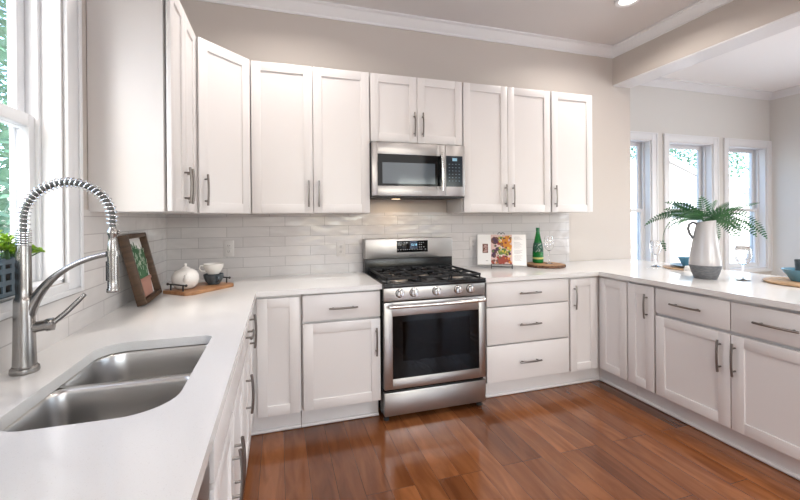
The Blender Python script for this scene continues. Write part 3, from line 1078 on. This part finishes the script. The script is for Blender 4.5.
# ------------------------------------------------------------------ ceiling downlights
GD = 'recessed ceiling downlights'
for i, (x, y, e) in enumerate(((1.972, -.75, 18), (-.55, -.80, 18), (1.97, -2.4, 20), (.7, -2.6, 13), (-.55, -4.4, 8), (1.97, -4.2, 16), (4.2, -1.9, 45), (4.4, -4.2, 45))):  # last two are unseen, added to brighten the dining room
    r = thing('downlight', 'lit recessed downlight in the kitchen ceiling above the inner peninsula corner' if i == 0 else ('recessed round downlight in the kitchen ceiling away from the peninsula corner' if i < 6 else 'unseen recessed downlight added to the dining ceiling as fill'), 'light', (x, y, ZC - .02), 0, GD)
    MB().lathe([(.060, .0195), (.060, .012), (.066, .006), (.084, .003), (.088, .010), (.088, .0195)], 32, (x, y, ZC - .02)).build('trim_ring', M_TRIM, r)
    MB().lathe([(0, .0165), (.061, .0165), (.061, .0195), (0, .0195)], 32, (x, y, ZC - .02)).build('lens', M_LENS, r)
    ld = bpy.data.lights.new('downlight_beam', 'AREA')
    ld.shape = 'DISK'
    ld.size = .11
    ld.energy = e
    ld.color = (1.0, .93, .87) if x < 3 else (1.0, .97, .94)
    ld.spread = radians(150)
    lo = bpy.data.objects.new('downlight_beam', ld)
    COL.objects.link(lo)
    lo.location = (x, y, ZC - .012)

# ------------------------------------------------------------------ outlets
for i, (x, z, lab) in enumerate(((-1.013, 1.141, 'white wall outlet in the tiles behind the stacked cups'), (-.176, 1.113, 'white wall outlet in the tiles beside the range backguard'),
                                 (1.012, 1.124, 'white wall outlet in the tiles half behind the open cookbook'))):
    r = thing('wall_outlet', lab, 'outlet', (x, -.009, z - .06), 0, 'wall outlets in the backsplash')
    MB().box(x - .036, x + .036, -.0140, -.0085, z - .060, z + .060, .003).build('plate', M_PLATEW, r)
    for dz in (-.021, .021):
        s = MB().box(x - .016, x + .016, -.0165, -.0135, z + dz - .0145, z + dz + .0145, .003).build('socket', M_PLATEW, r)
        MB().box(x - .0075, x - .0050, -.0170, -.016, z + dz - .003, z + dz + .007).box(x + .0050, x + .0075, -.0170, -.016, z + dz - .003, z + dz + .007).box(x - .002, x + .002, -.0170, -.016, z + dz - .011, z + dz - .007).build('slots', M_SLOT, s)

# ------------------------------------------------------------------ left window planter
pl = thing('planter_basket', 'blue-grey open lattice basket standing on the sink window sill', 'basket', (-1.455, -1.73, WZ0 + .012))
mb = MB()
bx0, bx1, by0, by1, bz0, bz1 = -1.505, -1.405, -1.92, -1.60, WZ0 + .0125, WZ0 + .125
for z in (bz0, bz0 + .034, bz0 + .068, bz1 - .018):
    hgt = .014
    mb.box(bx0, bx1, by0, by0 + .005, z, z + hgt).box(bx0, bx1, by1 - .005, by1, z, z + hgt)
    mb.box(bx0, bx0 + .005, by0, by1, z, z + hgt).box(bx1 - .005, bx1, by0, by1, z, z + hgt)
for k in range(9):
    y = by0 + (by1 - by0 - .013) * k / 8
    mb.box(bx0 + .001, bx0 + .004, y, y + .013, bz0, bz1).box(bx1 - .004, bx1 - .001, y, y + .013, bz0, bz1)
for k in range(4):
    x = bx0 + (bx1 - bx0 - .013) * k / 3
    mb.box(x, x + .013, by0 + .001, by0 + .004, bz0, bz1).box(x, x + .013, by1 - .004, by1 - .001, bz0, bz1)
mb.box(bx0, bx1, by0, by1, bz0, bz0 + .003)
mb.build('lattice', M_BASK, pl)
MB().box(bx0 + .012, bx1 - .012, by0 + .012, by1 - .012, bz0 + .004, bz1 - .012, .006).build('soil_liner', M_DARK, pl)


def leaf(mb, p, d, up, L, W, cup=.15):
    d = d.normalized()
    side = d.cross(up)
    if side.length < 1e-4:
        side = d.cross(Vector((1, 0, 0)))
    side.normalize()
    n = side.cross(d)
    pts = [p, p + d * L * .4 + side * W * .5 + n * W * cup, p + d * L, p + d * L * .4 - side * W * .5 + n * W * cup, p + d * L * .45]
    mb._add([tuple(q) for q in pts], [(0, 1, 4), (1, 2, 4), (2, 3, 4), (3, 0, 4)])


rnd = random.Random(5)
mb = MB()
st = MB()
for k in range(130):
    y = rnd.uniform(by0 + .01, by1 + .10)
    x = rnd.uniform(bx0 + .01, bx1 - .012)
    c = Vector((x, y, bz1 + rnd.uniform(.008, .075) * (1 - .5 * abs((y - (by0 + by1) / 2) / .17) ** 2)))
    st.tube([(min(max(x, bx0 + .02), bx1 - .02), min(max(y, by0 + .02), by1 - .02), bz1 - .02), tuple(c)], .0014, 5)
    for j in range(10):
        a = 2 * pi * j / 10 + rnd.random()
        e = rnd.uniform(-.2, 1.1)
        dd = Vector((cos(a) * cos(e), sin(a) * cos(e), sin(e)))
        leaf(mb, c, dd, Vector((0, 0, 1)), rnd.uniform(.016, .026), .013, .3)
sp = tag(st.build('potted_plant', M_STEM, origin=(-1.455, -1.76, bz1 - .02)), 'bushy lime-green plant growing in the lattice basket', 'plant')
mb.build('foliage', M_LIME, sp)

# ------------------------------------------------------------------ shadow-box picture leaning on the left wall
fh, fw_, fd = .365, .348, .042
tilt = math.asin(.084 / fh)
fr = thing('picture_frame', 'dark wood shadow-box picture of a potted cactus leaning on the tiled wall', 'picture', (-1.308, -.705, CZ1 + .0115))
fr.rotation_euler = (0, -tilt, radians(3))
MW[fr.name] = Matrix.Translation(fr.location) @ fr.rotation_euler.to_matrix().to_4x4()
# local: +x is the front, y along the wall, z up
mb = MB()
h2 = fw_ / 2
for y0, y1, z0, z1 in ((-h2, -h2 + .022, 0, fh), (h2 - .022, h2, 0, fh), (-h2 + .022, h2 - .022, 0, .022), (-h2 + .022, h2 - .022, fh - .022, fh)):
    mb.box(-fd, 0, y0, y1, z0, z1, .002)
mb.build('frame', M_WOODD, fr, local=True)
MB().box(-fd + .001, -fd + .008, -h2 + .02, h2 - .02, .02, fh - .02).build('backboard', M_PAPER, fr, local=True)
mb = MB()
mb.loft([[(-fd + .008, -.085, .026), (-fd + .008, .085, .026), (-fd + .022, .07, .026), (-fd + .022, -.07, .026)],
         [(-fd + .008, -.108, .105), (-fd + .008, .108, .105), (-fd + .024, .092, .105), (-fd + .024, -.092, .105)]], cap0=True, cap1=True)
mb.box(-fd + .008, -fd + .026, -.112, .112, .105, .124, .004)
mb.build('pot_relief', M_TERRA, fr, local=True)
mb = MB()
for k in range(15):
    y = -.098 + .014 * k
    top = .315 - .0008 * (k - 7) ** 2 + rnd.uniform(-.03, .008)
    lean_ = (k - 7) * .004
    mb.tube([(-fd + .014, y * .85, .122), (-fd + .015, y + lean_ * .5, .215), (-fd + .013, y + lean_ * 1.5, top)], [.0055, .006, .0015], 8)
mb.build('cactus_relief', M_CACT, fr, local=True)
mb = MB()
for k in range(44):
    y, z = rnd.uniform(-.11, .11), rnd.uniform(.14, .29)
    mb.tube([(-fd + .022, y, z), (-fd + .024, y + rnd.uniform(-.008, .008), z + .022)], .0009, 4)
mb.build('spines', mat('pale_spine', (.55, .62, .5), .8), fr, local=True)

# ------------------------------------------------------------------ tray, teapot, cups
tc = Vector((-1.130, -.448, CZ1))
ta = math.atan2(.267, .223)
tr = thing('serving_tray', 'wooden serving tray with two dark metal bar handles on the corner worktop', 'tray', tc, ta)
L2, W2 = .182, .120
c = .030
poly = [(-L2 + c, -W2), (L2 - c, -W2), (L2, -W2 + c), (L2, W2 - c), (L2 - c, W2), (-L2 + c, W2), (-L2, W2 - c), (-L2, -W2 + c)]
mb = MB().prism(poly, 0, .020, bev=.003)
mb.build('board', M_WOODT, tr, local=True)
for sx_ in (-1, 1):
    mb = MB()
    x = sx_ * (L2 - .022)
    mb.tube([(x, -.075, .055), (x, .075, .055)], .0045, 10)
    for y in (-.052, .052):
        mb.tube([(x, y, .018), (x, y, .055)], .0045, 8)
    for y in (-.078, .078):
        mb.sphere((x, y, .055), .008, 12)
    mb.build('handle', M_DARK, tr, local=True)
TZ = CZ1 + .0203
px, py = -1.203, -.494
tp = thing('teapot', 'round white speckled ceramic teapot on the wooden serving tray', 'teapot', (px, py, TZ))
MB().lathe([(0, 0), (.0405, 0), (.0552, .0083), (.0699, .0285), (.0759, .0552), (.0736, .0819), (.0607, .1040), (.0386, .1178), (.0258, .1214), (.0239, .1196), (0, .1196)], 36, (px, py, TZ)).build('body', M_CERS, tp)
MB().lathe([(.0267, .1201), (.0267, .1233), (.0212, .1279), (.0092, .1325), (.0064, .1371), (.0092, .1444), (.0074, .1509), (0, .1527)], 24, (px, py, TZ)).build('lid', M_CERS, tp)
sd = Vector((.22, -.97, 0)).normalized()
b0 = Vector((px, py, TZ + .0589)) + sd * .0662
MB().tube([b0, b0 + sd * .0184 + Vector((0, 0, .0110)), b0 + sd * .0276 + Vector((0, 0, .0368))], [.0175, .0120, .0083], 14).build('spout', M_CERS, tp)
hb = Vector((px, py, TZ)) - sd * .0681
MB().tube([hb + Vector((0, 0, .0920)), hb - sd * .0202 + Vector((0, 0, .0966)), hb - sd * .0276 + Vector((0, 0, .0690)), hb - sd * .0166 + Vector((0, 0, .0386)), hb + Vector((0, 0, .0340))], .0060, 12).build('handle', M_CERS, tp)
ux, uy = -1.062, -.386
cupp = [(0, 0), (.034, 0), (.036, .004), (.050, .024), (.059, .048), (.061, .066), (.058, .066), (.055, .048), (.045, .024), (.030, .008), (0, .007)]


def cup(loc, m, lab, ha):
    r = thing('tea_cup', lab, 'cup', loc)
    MB().lathe(cupp, 32, loc).build('bowl', m, r)
    dd = Vector((cos(ha), sin(ha), 0))
    p = Vector(loc) + dd * .054
    MB().tube([p + Vector((0, 0, .055)), p + dd * .024 + Vector((0, 0, .056)), p + dd * .030 + Vector((0, 0, .038)), p + dd * .016 + Vector((0, 0, .022)), p + dd * -.006 + Vector((0, 0, .020))], .0048, 10).build('handle', m, r)


cup((ux, uy, TZ), M_CERB, 'dark slate-blue cup standing on the serving tray under the white cup', radians(-60))
cup((ux, uy, TZ + .0665), M_CERW, 'cream white cup stacked on top of the dark blue cup', radians(196))

# ------------------------------------------------------------------ cookbook on its stand
bkc = Vector((1.172, -.216, CZ1))
bka = math.atan2(-1.85, 2.9) + radians(2)
stn = thing('cookbook_stand', 'black wrought-iron easel holding the open cookbook', 'stand', bkc, bka)
lean = radians(14)


def lp(x, y, z):
    """on the leaning plane: z up the plane, y out of it toward the reader (-y)"""
    return (x, y * cos(lean) + z * sin(lean), z * cos(lean) - y * sin(lean) * -1 * 0 + .018)


mb = MB()
for x in (-.085, .085):
    mb.tube([lp(x, .010, .0), lp(x * .5, .010, .16), lp(0, .010, .265)], .003, 8)
    mb.tube([(x, -.045, .003), (x, -.045, .040)], .003, 8)
    mb.tube([(x, -.045, .004), (x, .035, .004)], .003, 8)
mb.tube([(-.085, -.045, .040), (.085, -.045, .040)], .003, 8)
mb.tube([(-.085, -.045, .018), (.085, -.045, .018)], .003, 8)
mb.tube([lp(0, .010, .24), (0, .115, .004)], .003, 8)
for s in (-1, 1):
    mb.tube([lp(0, .010, .262)] + [lp(s * (.014 + .014 * -cos(a)), .008, .277 + .016 * sin(a)) for a in [2 * pi * k / 12 for k in range(11)]], .0028, 7)
mb.build('wire_frame', M_DARK, stn, local=True)
bk = thing('cookbook', 'open cookbook with a fruit photo page propped on the black easel', 'book', bkc, bka)
Ml = Matrix.Translation((0, -.003, .0225)) @ Matrix.Rotation(-lean, 4, 'X')
PW, PH = .200, .272
for s in (-1, 1):
    mb = MB()
    # page block that curves toward the spine
    prof = []
    for k in range(9):
        q = k / 8
        prof.append((s * PW * q, -.010 - .012 * math.sin(min(1, q * 2.2) * pi * .5) * (1 - .5 * q)))
    ring = [[(x, y, z) for x, y in prof] + [(s * PW, .0, z), (0, .0, z)] for z in (.004, PH - .004)]
    mb.loft(ring, True, True, True, Ml)
    mb.build('pages', M_PAPER, bk, local=True)
mb = MB().box(-PW - .006, PW + .006, .0005, .0035, 0, PH, .001, M=Ml)
mb.build('cover', mat('book_cover', (.55, .53, .52), .6), bk, local=True)


def on_page(x):
    s = 1 if x >= 0 else -1
    q = abs(x) / PW
    return -.010 - .012 * math.sin(min(1, q * 2.2) * pi * .5) * (1 - .5 * q)


def page_patch(mb, x0, x1, z0, z1, off, n=6):
    ring0, ring1 = [], []
    for k in range(n + 1):
        x = x0 + (x1 - x0) * k / n
        ring0.append((x, on_page(x) - off, z0))
        ring1.append((x, on_page(x) - off, z1))
    mb.loft([ring0, ring1], closed=False, M=Ml)


mb = MB()
page_patch(mb, -.088, -.003, .006, PH - .006, .0006)
page_patch(mb, .003, .088, .006, PH - .006, .0006)
pg = mb.build('photo_print', M_PHOTO, bk, local=True)
rb = random.Random(11)
blobs = [(-.055, .215, .034, 2), (-.055, .215, .024, 3), (.045, .215, .040, 0), (.02, .185, .03, 0), (.06, .16, .028, 0), (-.06, .12, .022, 3), (-.03, .14, .020, 3), (-.065, .085, .020, 3),
         (.02, .12, .026, 5), (.045, .105, .022, 4), (-.005, .11, .02, 5), (.03, .06, .030, 1), (.0, .045, .034, 1), (.055, .045, .02, 1), (-.03, .035, .018, 2), (-.02, .195, .018, 1), (.075, .235, .012, 2), (.01, .235, .015, 2)]
for k in range(90):
    x, z = rb.uniform(-.082, .082), rb.uniform(.014, .255)
    if z < .07:
        cc = rb.choice((1, 1, 2, 0))
    elif x > 0 and z > .14:
        cc = rb.choice((0, 0, 4, 2, 1))
    elif x > -.02:
        cc = rb.choice((5, 4, 5, 3))
    else:
        cc = rb.choice((3, 2, 2, 1, 5))
    blobs.append((x, z, rb.uniform(.005, .012), cc))
for ci in range(6):
    mb = MB()
    for bi, (x, z, r, c_) in enumerate(blobs):
        if c_ != ci:
            continue
        ring = []
        for k in range(14):
            a = 2 * pi * k / 14
            rr = r * (1 + .18 * rb.uniform(-1, 1))
            X = min(max(x + rr * cos(a), -.086), .086)
            Z = min(max(z + rr * sin(a), .010), PH - .010)
            ring.append((X, on_page(X) - .0010 - .00002 * bi, Z))
        mb._add(ring + [(x, on_page(x) - .00102 - .00002 * bi, z)], [(k, (k + 1) % 14, 14) for k in range(14)], Ml)
    mb.build('fruit_print', M_FRUIT[ci], pg, local=True)
mb = MB()
page_patch(mb, -.158, -.112, .105, .185, .0006)
mb.build('small_photo', M_FRUIT[2], bk, local=True)
mb = MB()
for k in range(5):
    page_patch(mb, -.150 + .007 * (k % 3), -.135 + .006 * (k % 2) + .012, .112 + .014 * k, .119 + .014 * k, .001)
mb.build('small_photo_detail', M_PHOTO, bk, local=True)
mb = MB()
for k in range(22):
    z = .245 - k * .0095
    if k in (3, 4, 11, 16):
        continue
    page_patch(mb, .104, .150 + .028 * ((k * 7) % 5) / 5, z, z + .0022, .0006)
page_patch(mb, -.130, -.112, .035, .040, .0006)
mb.build('text_print', M_INK, bk, local=True)

# ------------------------------------------------------------------ wood slice, bottle, wine glass
wc = (1.595, -.240, CZ1)
r = thing('wood_slice', 'round bark-edged wood slice board under the green bottle', 'board', wc)
rb = random.Random(3)
N = 40
rad_ = [.160 + rb.uniform(-.007, .007) for _ in range(N)]
ring = lambda s, z: [(wc[0] + rad_[k] * s * cos(2 * pi * k / N), wc[1] + rad_[k] * s * sin(2 * pi * k / N), CZ1 + z) for k in range(N)]
MB().loft([ring(.955, .0), ring(1.0, .006), ring(1.01, .014), ring(.985, .024)], cap0=True).build('bark_edge', M_BARK, r)
MB().loft([ring(.985, .0225), ring(.985, .0245), ring(.5, .0246)], cap1=True).build('cut_face', mat('slice_face', (.45, .26, .13), .6, noise=(20, (.30, .15, .07), .4, .7, (1, 1, 1))), r)
SZ = CZ1 + .0250
bx_, by_ = 1.578, -.165
bo = thing('glass_bottle', 'tall green glass bottle with a printed label on the wood slice', 'bottle', (bx_, by_, SZ))
bprof = [(0, 0), (.040, 0), (.046, .006), (.047, .02), (.047, .085), (.044, .13), (.036, .18), (.026, .225), (.0175, .265), (.0145, .285), (.0145, .296), (0, .296)]
MB().lathe(bprof, 32, (bx_, by_, SZ)).build('glass', M_BOTTLE, bo)
MB().lathe([(.0152, .282), (.0165, .284), (.0165, .312), (.0150, .316), (0, .316)], 24, (bx_, by_, SZ)).build('cap', mat('green_foil', (.01, .16, .05), .35), bo)
MB().lathe([(.0474, .036), (.0474, .052)], 32, (bx_, by_, SZ)).build('label_band', mat('label_gold', (.62, .62, .22), .5), bo)
MB().lathe([(.0462, .095), (.0445, .13), (.0364, .18)], 32, (bx_, by_, SZ)).build('label', mat('label_dark', (.015, .10, .06), .5), bo)
mb = MB()
cdir = math.atan2(-3.07 - by_, -.65 - bx_)
for k in range(16):
    a = cdir + rb.uniform(-.75, .75)
    z = rb.uniform(.100, .170)
    R = .0475 - max(0, (z - .095)) * .125
    for q in range(1):
        p = Vector((bx_ + R * cos(a), by_ + R * sin(a), SZ + z))
        tdir = Vector((-sin(a), cos(a), 0))
        mb.tube([p - tdir * .005 - Vector((0, 0, .006)), p + tdir * .003, p + tdir * .005 + Vector((0, 0, .008))], .0013, 5)
mb.build('label_print', mat('label_print_white', (.62, .68, .64), .5), bo)


def wineglass(loc, lab, h, r, group=None):
    o = thing('wine_glass', lab, 'glass', loc, 0, group)
    sh = h * .46
    w_ = .0012
    foot = [(0, 0), (r * .82, 0), (r * .82, .0015), (r * .4, .004), (.006, .010), (.0042, .02), (.0038, sh * .6), (.0042, sh - .008), (.007, sh)]
    MB().lathe(foot + [(0, sh)], 28, loc).build('stem', M_WINE, o)
    bowl_ = [(.006, sh), (r * .45, sh + .006), (r * .82, sh + h * .12), (r, sh + h * .26), (r * .95, sh + h * .40), (r * .80, h)]
    MB().lathe(bowl_ + [(a - w_, z + .001) for a, z in bowl_[::-1][:-1]] + [(0, sh + .004)], 32, loc).build('bowl', M_WINE, o)
    return o


wineglass((1.640, -.235, SZ), 'clear wine glass standing on the wood slice beside the bottle', .240, .043)

# ------------------------------------------------------------------ peninsula: jug, fern, glasses, place settings
jx, jy = 2.195, -1.150
jg = thing('ceramic_jug', 'tall white jug with a grey clay base and side handle on the peninsula', 'jug', (jx, jy, CZ1))
MB().lathe([(0, 0), (0.0599, 0), (0.0648, .004), (0.0794, .045), (0.0923, .094), (0.0923, .0955)], 40, (jx, jy, CZ1)).build('base', M_CERG, jg)
mb = MB()
prof = [(0.0922, .0955), (0.0927, .10), (0.0911, .125), (0.0802, .205), (0.0705, .27), (0.0612, .33), (0.0535, .37), (0.049, .395), (0.0466, .398), (0.0474, .385), (0.068, .26), (0.0778, .19), (0, .18)]
mb.lathe(prof, 40, (jx, jy, CZ1))
vdir = Vector((.56, -.83, 0))          # picture-right direction: spout side
for v in mb.bm.verts:
    h = v.co.z - CZ1
    if h > .33:
        d = Vector((v.co.x - jx, v.co.y - jy, 0))
        s = d.dot(vdir) / .06
        v.co.z += .008 * max(-1, min(1, s)) * (h - .33) / .055
        if s > .5:
            v.co += vdir * .010 * (h - .33) / .055
mb.build('body', M_JUG, jg)
hd_ = Vector((-.56, .83, 0)) * .8 + Vector((-.3, -.2, 0))
hd_ = Vector((-.80, .60, 0))
J = Vector((jx, jy, CZ1))
MB().tube([J + hd_ * .047 + Vector((0, 0, .380)), J + hd_ * .070 + Vector((0, 0, .392)), J + hd_ * .092 + Vector((0, 0, .375)), J + hd_ * .098 + Vector((0, 0, .345)), J + hd_ * .089 + Vector((0, 0, .310)), J + hd_ * .068 + Vector((0, 0, .280))], [.0095, .0085, .0085, .0085, .0085, .0095], 12).build('handle', M_CERG, jg)

fern = thing('fern', 'green fern fronds spilling out of the tall white jug', 'plant', (jx, jy, CZ1 + .36))
rf = random.Random(21)
rdir = Vector((.96, -.28, 0))        # along the picture
ddir = Vector((.28, .96, 0))         # away from the camera
# (across, away, length, elevation, droop)
fr_specs = [(-1, .05, .44, .62, 2.6), (-.95, -.25, .34, .45, 1.6), (-.9, .35, .36, .55, 1.3), (-.8, .1, .26, .75, .9),
            (1, .05, .38, .42, .25), (.95, -.1, .42, .42, 1.5), (1, .3, .36, .30, 1.1), (.8, .4, .30, .62, .6), (.9, -.3, .30, .25, 1.3),
            (.05, .15, .17, 1.35, .3), (.35, .2, .20, 1.0, .5), (-.35, .2, .21, .95, .7), (.55, -.1, .25, .62, .9), (-.6, -.2, .27, .70, 1.2),
            (.6, .5, .27, .5, 1.0), (-.5, .6, .28, .6, 1.0), (.75, 0, .24, .1, 1.4), (.55, -.3, .22, .0, 1.2), (.6, .35, .26, -.1, 1.0),
            (.25, .6, .26, .5, 1.1), (-.2, .7, .27, .6, 1.0), (.85, .15, .30, .75, .9), (.95, .15, .28, .15, .9), (-.7, .3, .25, 1.0, .9),
            (.45, .1, .24, .85, .7), (.7, .2, .30, .5, .5), (.15, -.25, .16, .9, 1.2), (-.95, .1, .24, .35, 1.2)]
for a, b, L, e, droop in fr_specs:
    hdir = (rdir * a + ddir * b)
    hdir.normalize()
    off = hdir * min(.030, .030 * abs(a))
    start = Vector((jx, jy, CZ1 + .37)) + vdir * .004
    mid = start + Vector((0, 0, .045)) + off
    pts = [start, mid]
    ang_ = e
    p = mid.copy()
    steps = int(L / .017)
    for i in range(steps):
        ang_ -= droop / steps
        p = p + (hdir * cos(ang_) + Vector((0, 0, sin(ang_)))) * (L / steps)
        pts.append(p.copy())
    # the blade of each frond is turned a little toward the viewer's side
    roll = rf.uniform(.5, 1.1)
    mb = MB()
    mb.tube(pts, .0016, 5)
    for i in range(2, len(pts)):
        q = (i - 2) / (len(pts) - 3)
        W = .046 * (sin(pi * min(1, .25 + q * .75)) ** .8) + .005
        t = (pts[i] - pts[i - 1]).normalized()
        side = t.cross(Vector((0, 0, 1)))
        if side.length < .05:
            side = t.cross(ddir)
        side.normalize()
        side = Matrix.Rotation(roll * (1 if side.dot(ddir) > 0 else -1), 3, t) @ side
        upn = side.cross(t)
        for sg in (-1, 1):
            leaf(mb, pts[i], side * sg + t * .45, upn, W, .0135, .06)
    mb.build('frond', M_LEAF, fern)

wineglass((2.475, -.56, CZ1), 'clear wine glass near the wall end of the peninsula behind the place setting', .222, .046)
wineglass((2.335, -1.292, CZ1), 'clear wine glass on the peninsula worktop between jug and round wood charger', .228, .047)


def lathe_thing(name, lab, cat, loc, prof, m, n=36):
    return tag(MB().lathe(prof, n, loc).build(name, m, origin=loc), lab, cat)


sx_, sy_ = 2.585, -.745
PLATE = [(0, 0), (.06, 0), (.066, .003), (.105, .012), (.118, .018), (.118, .021), (.103, .016), (.06, .006), (0, .006)]
lathe_thing('charger_plate', 'flat wood charger under the blue plate behind the jug', 'charger', (sx_, sy_, CZ1), [(0, 0), (.160, 0), (.165, .004), (.165, .009), (.160, .011), (0, .011)], M_WOODL)
lathe_thing('dinner_plate', 'blue-grey dinner plate under the small sky-blue bowl', 'plate', (sx_, sy_, CZ1 + .0112), PLATE, mat('grey_blue_glaze', (.16, .24, .29), .3))
BOWL = [(0, 0), (.028, 0), (.030, .006), (.032, .014), (.046, .042), (.062, .074), (.059, .075), (.042, .044), (.024, .014), (0, .012)]
lathe_thing('small_bowl', 'small flared sky-blue bowl on the plate beside the jug', 'bowl', (sx_, sy_, CZ1 + .0175), BOWL, M_CERC)
# folded napkin in front of it
mb = MB()
n0 = Vector((2.455, -.850, CZ1 + .0))
for k in range(5):
    a = radians(-40 + 12 * k)
    mb.box(-.030, .030, -.012, .012, .0005 + .008 * k, .008 + .008 * k, .003, M=Matrix.Translation(n0) @ Matrix.Rotation(a, 4, 'Z'))
tag(mb.build('napkin', M_NAP), 'bunched white linen napkin between the jug and the blue bowl', 'napkin')
# fork
mb = MB()
Mf = Matrix.Translation((2.385, -.655, CZ1 + .0003)) @ Matrix.Rotation(radians(-28), 4, 'Z')
mb.box(-.10, .03, -.003, .003, 0, .002, .0008, M=Mf)
mb.box(.03, .05, -.010, .010, 0, .002, .0008, M=Mf)
for y in (-.009, -.003, .003, .009):
    mb.box(.048, .09, y - .0014, y + .0014, .0003, .002, M=Mf)
tag(mb.build('fork', M_STEELH), 'small steel fork lying at the edge of the wood charger', 'fork')
rx, ry = 2.525, -1.515
lathe_thing('charger_plate', 'round light-wood charger under the wide blue bowl at the frame edge', 'charger', (rx, ry, CZ1), [(0, 0), (.185, 0), (.195, .006), (.195, .014), (.185, .018), (0, .018)], M_WOODL)
lathe_thing('serving_bowl', 'wide blue serving bowl standing on the round light-wood charger', 'bowl', (rx, ry, CZ1 + .0182),
            [(0, 0), (.064, 0), (.068, .004), (.082, .030), (.108, .066), (.112, .074), (.108, .075), (.078, .032), (.060, .010), (0, .009)], M_CERC)
r = thing('tumbler', 'dark blue tumbler standing inside the wide blue bowl', 'cup', (rx + .008, ry + .018, CZ1 + .0275))
MB().lathe([(0, 0), (.030, 0), (.036, .10), (.038, .125), (.035, .125), (.028, .006), (0, .006)], 28, (rx + .008, ry + .018, CZ1 + .0275)).build('body', M_CERB, r)

# ------------------------------------------------------------------ outside the windows
struct(MB().box(-40, 60, -40, 60, -0.7, -0.6).build('ground', M_GLARE))


def tree(loc, h, rad, m, lab, seed, n=1500, ls=.32, low=.25):
    rt = random.Random(seed)
    o = thing('tree', lab, 'tree', loc, 0, 'trees outside the windows')
    MB().tube([(loc[0], loc[1], loc[2]), (loc[0] + .1, loc[1], loc[2] + h * .4), (loc[0], loc[1] + .1, loc[2] + h * .8)], [rad * .10, rad * .08, rad * .03], 10).build('trunk', M_TRUNK, o)
    mb = MB()
    for k in range(n):
        z = rt.uniform(low, 1)
        rr = rad * (sin(pi * (z - low + .08) / (1.1 - low)) ** .6) * math.sqrt(rt.uniform(.05, 1))
        a = rt.uniform(0, 2 * pi)
        p = Vector((loc[0] + rr * cos(a), loc[1] + rr * sin(a), loc[2] + h * z))
        d = Vector((rt.uniform(-1, 1), rt.uniform(-1, 1), rt.uniform(-.7, .5))).normalized()
        leaf(mb, p, d, Vector((rt.uniform(-.4, .4), rt.uniform(-.4, .4), 1)), ls * rt.uniform(.6, 1.3), ls * .6)
    mb.build('crown', m, o)


TL = ['leafy tree outside the sink window, trunk closest to the glass', 'tall leafy tree second from the glass outside the sink window',
      'broad leafy tree outside the sink window behind two others', 'tall tree farthest back outside the sink window']
for i, (x, y, h, rd) in enumerate(((-5.9, 4.6, 6.8, 1.5), (-7.8, 8.4, 8.5, 2.0), (-10.5, 5.2, 8.5, 2.2), (-10.3, 11.6, 10, 2.2))):
    tree((x, y, -.6), h, rd, M_TREE, TL[i], 40 + i, 2600, .26, .06)
TR = ['pale tree rising behind the gable of the white house', 'pale tree behind the white house beside its gable',
      'pale tree in the middle of the row behind the white house', 'pale tree behind the flat-eaved end of the white house', 'last pale tree of the row behind the white house']
for i, x in enumerate((22.5, 27.2, 32.0, 36.8, 41.5)):
    tree((x, 24 + (i % 2), -.6), 9.4 + .5 * (i % 3), 2.25, M_TREE2, TR[i], 60 + i, 1700, .42, .25)
# neighbouring white house
hs = thing('house', 'white neighbouring house seen through the dining windows', 'house', (27, 17, -.6))
mb = MB()
gp = [(17.5, -.6), (26, -.6), (26, 3.05), (21.0, 4.75), (17.5, 3.6)]
mb.prism(gp, 0, 7, M=Matrix.Translation((0, 14 + 7, 0)) @ Matrix.Rotation(pi / 2, 4, 'X'))
mb.box(26.001, 37, 14.6, 20.6, -.6, 3.1)
mb.build('wall', M_SIDING, hs)
mb = MB()
for p, q in (((16.9, 3.45), (21.0, 4.80)), ((21.0, 4.80), (26.4, 2.96))):
    mb._add([(p[0], 13.6, p[1]), (q[0], 13.6, q[1]), (q[0], 21.3, q[1]), (p[0], 21.3, p[1]), (p[0], 13.6, p[1] + .16), (q[0], 13.6, q[1] + .16), (q[0], 21.3, q[1] + .16), (p[0], 21.3, p[1] + .16)],
            [(3, 2, 1, 0), (4, 5, 6, 7), (0, 1, 5, 4), (1, 2, 6, 5), (2, 3, 7, 6), (3, 0, 4, 7)])
mb.build('roof', M_ROOF, hs)
MB().prism([(14.1, 3.10), (21.1, 3.10), (17.6, 4.3)], 26.4, 37.4, M=Matrix(((0, 0, 1, 0), (1, 0, 0, 0), (0, 1, 0, 0), (0, 0, 0, 1)))).build('roof', M_ROOF, hs)
for x, w_, za, zb, yy in ((21.8, 1.7, 1.15, 2.2, 14.0), (28.9, .9, 2.0, 2.95, 14.6), (32.5, 1.5, 1.15, 2.4, 14.6)):
    f = MB().box(x, x + w_, yy - .05, yy + .02, za, zb).build('window', M_TRIM, hs)
    MB().box(x + .08, x + w_ / 2 - .04, yy - .07, yy - .045, za + .08, zb - .08).box(x + w_ / 2 + .04, x + w_ - .08, yy - .07, yy - .045, za + .08, zb - .08).build('pane', M_HGLASS, f)
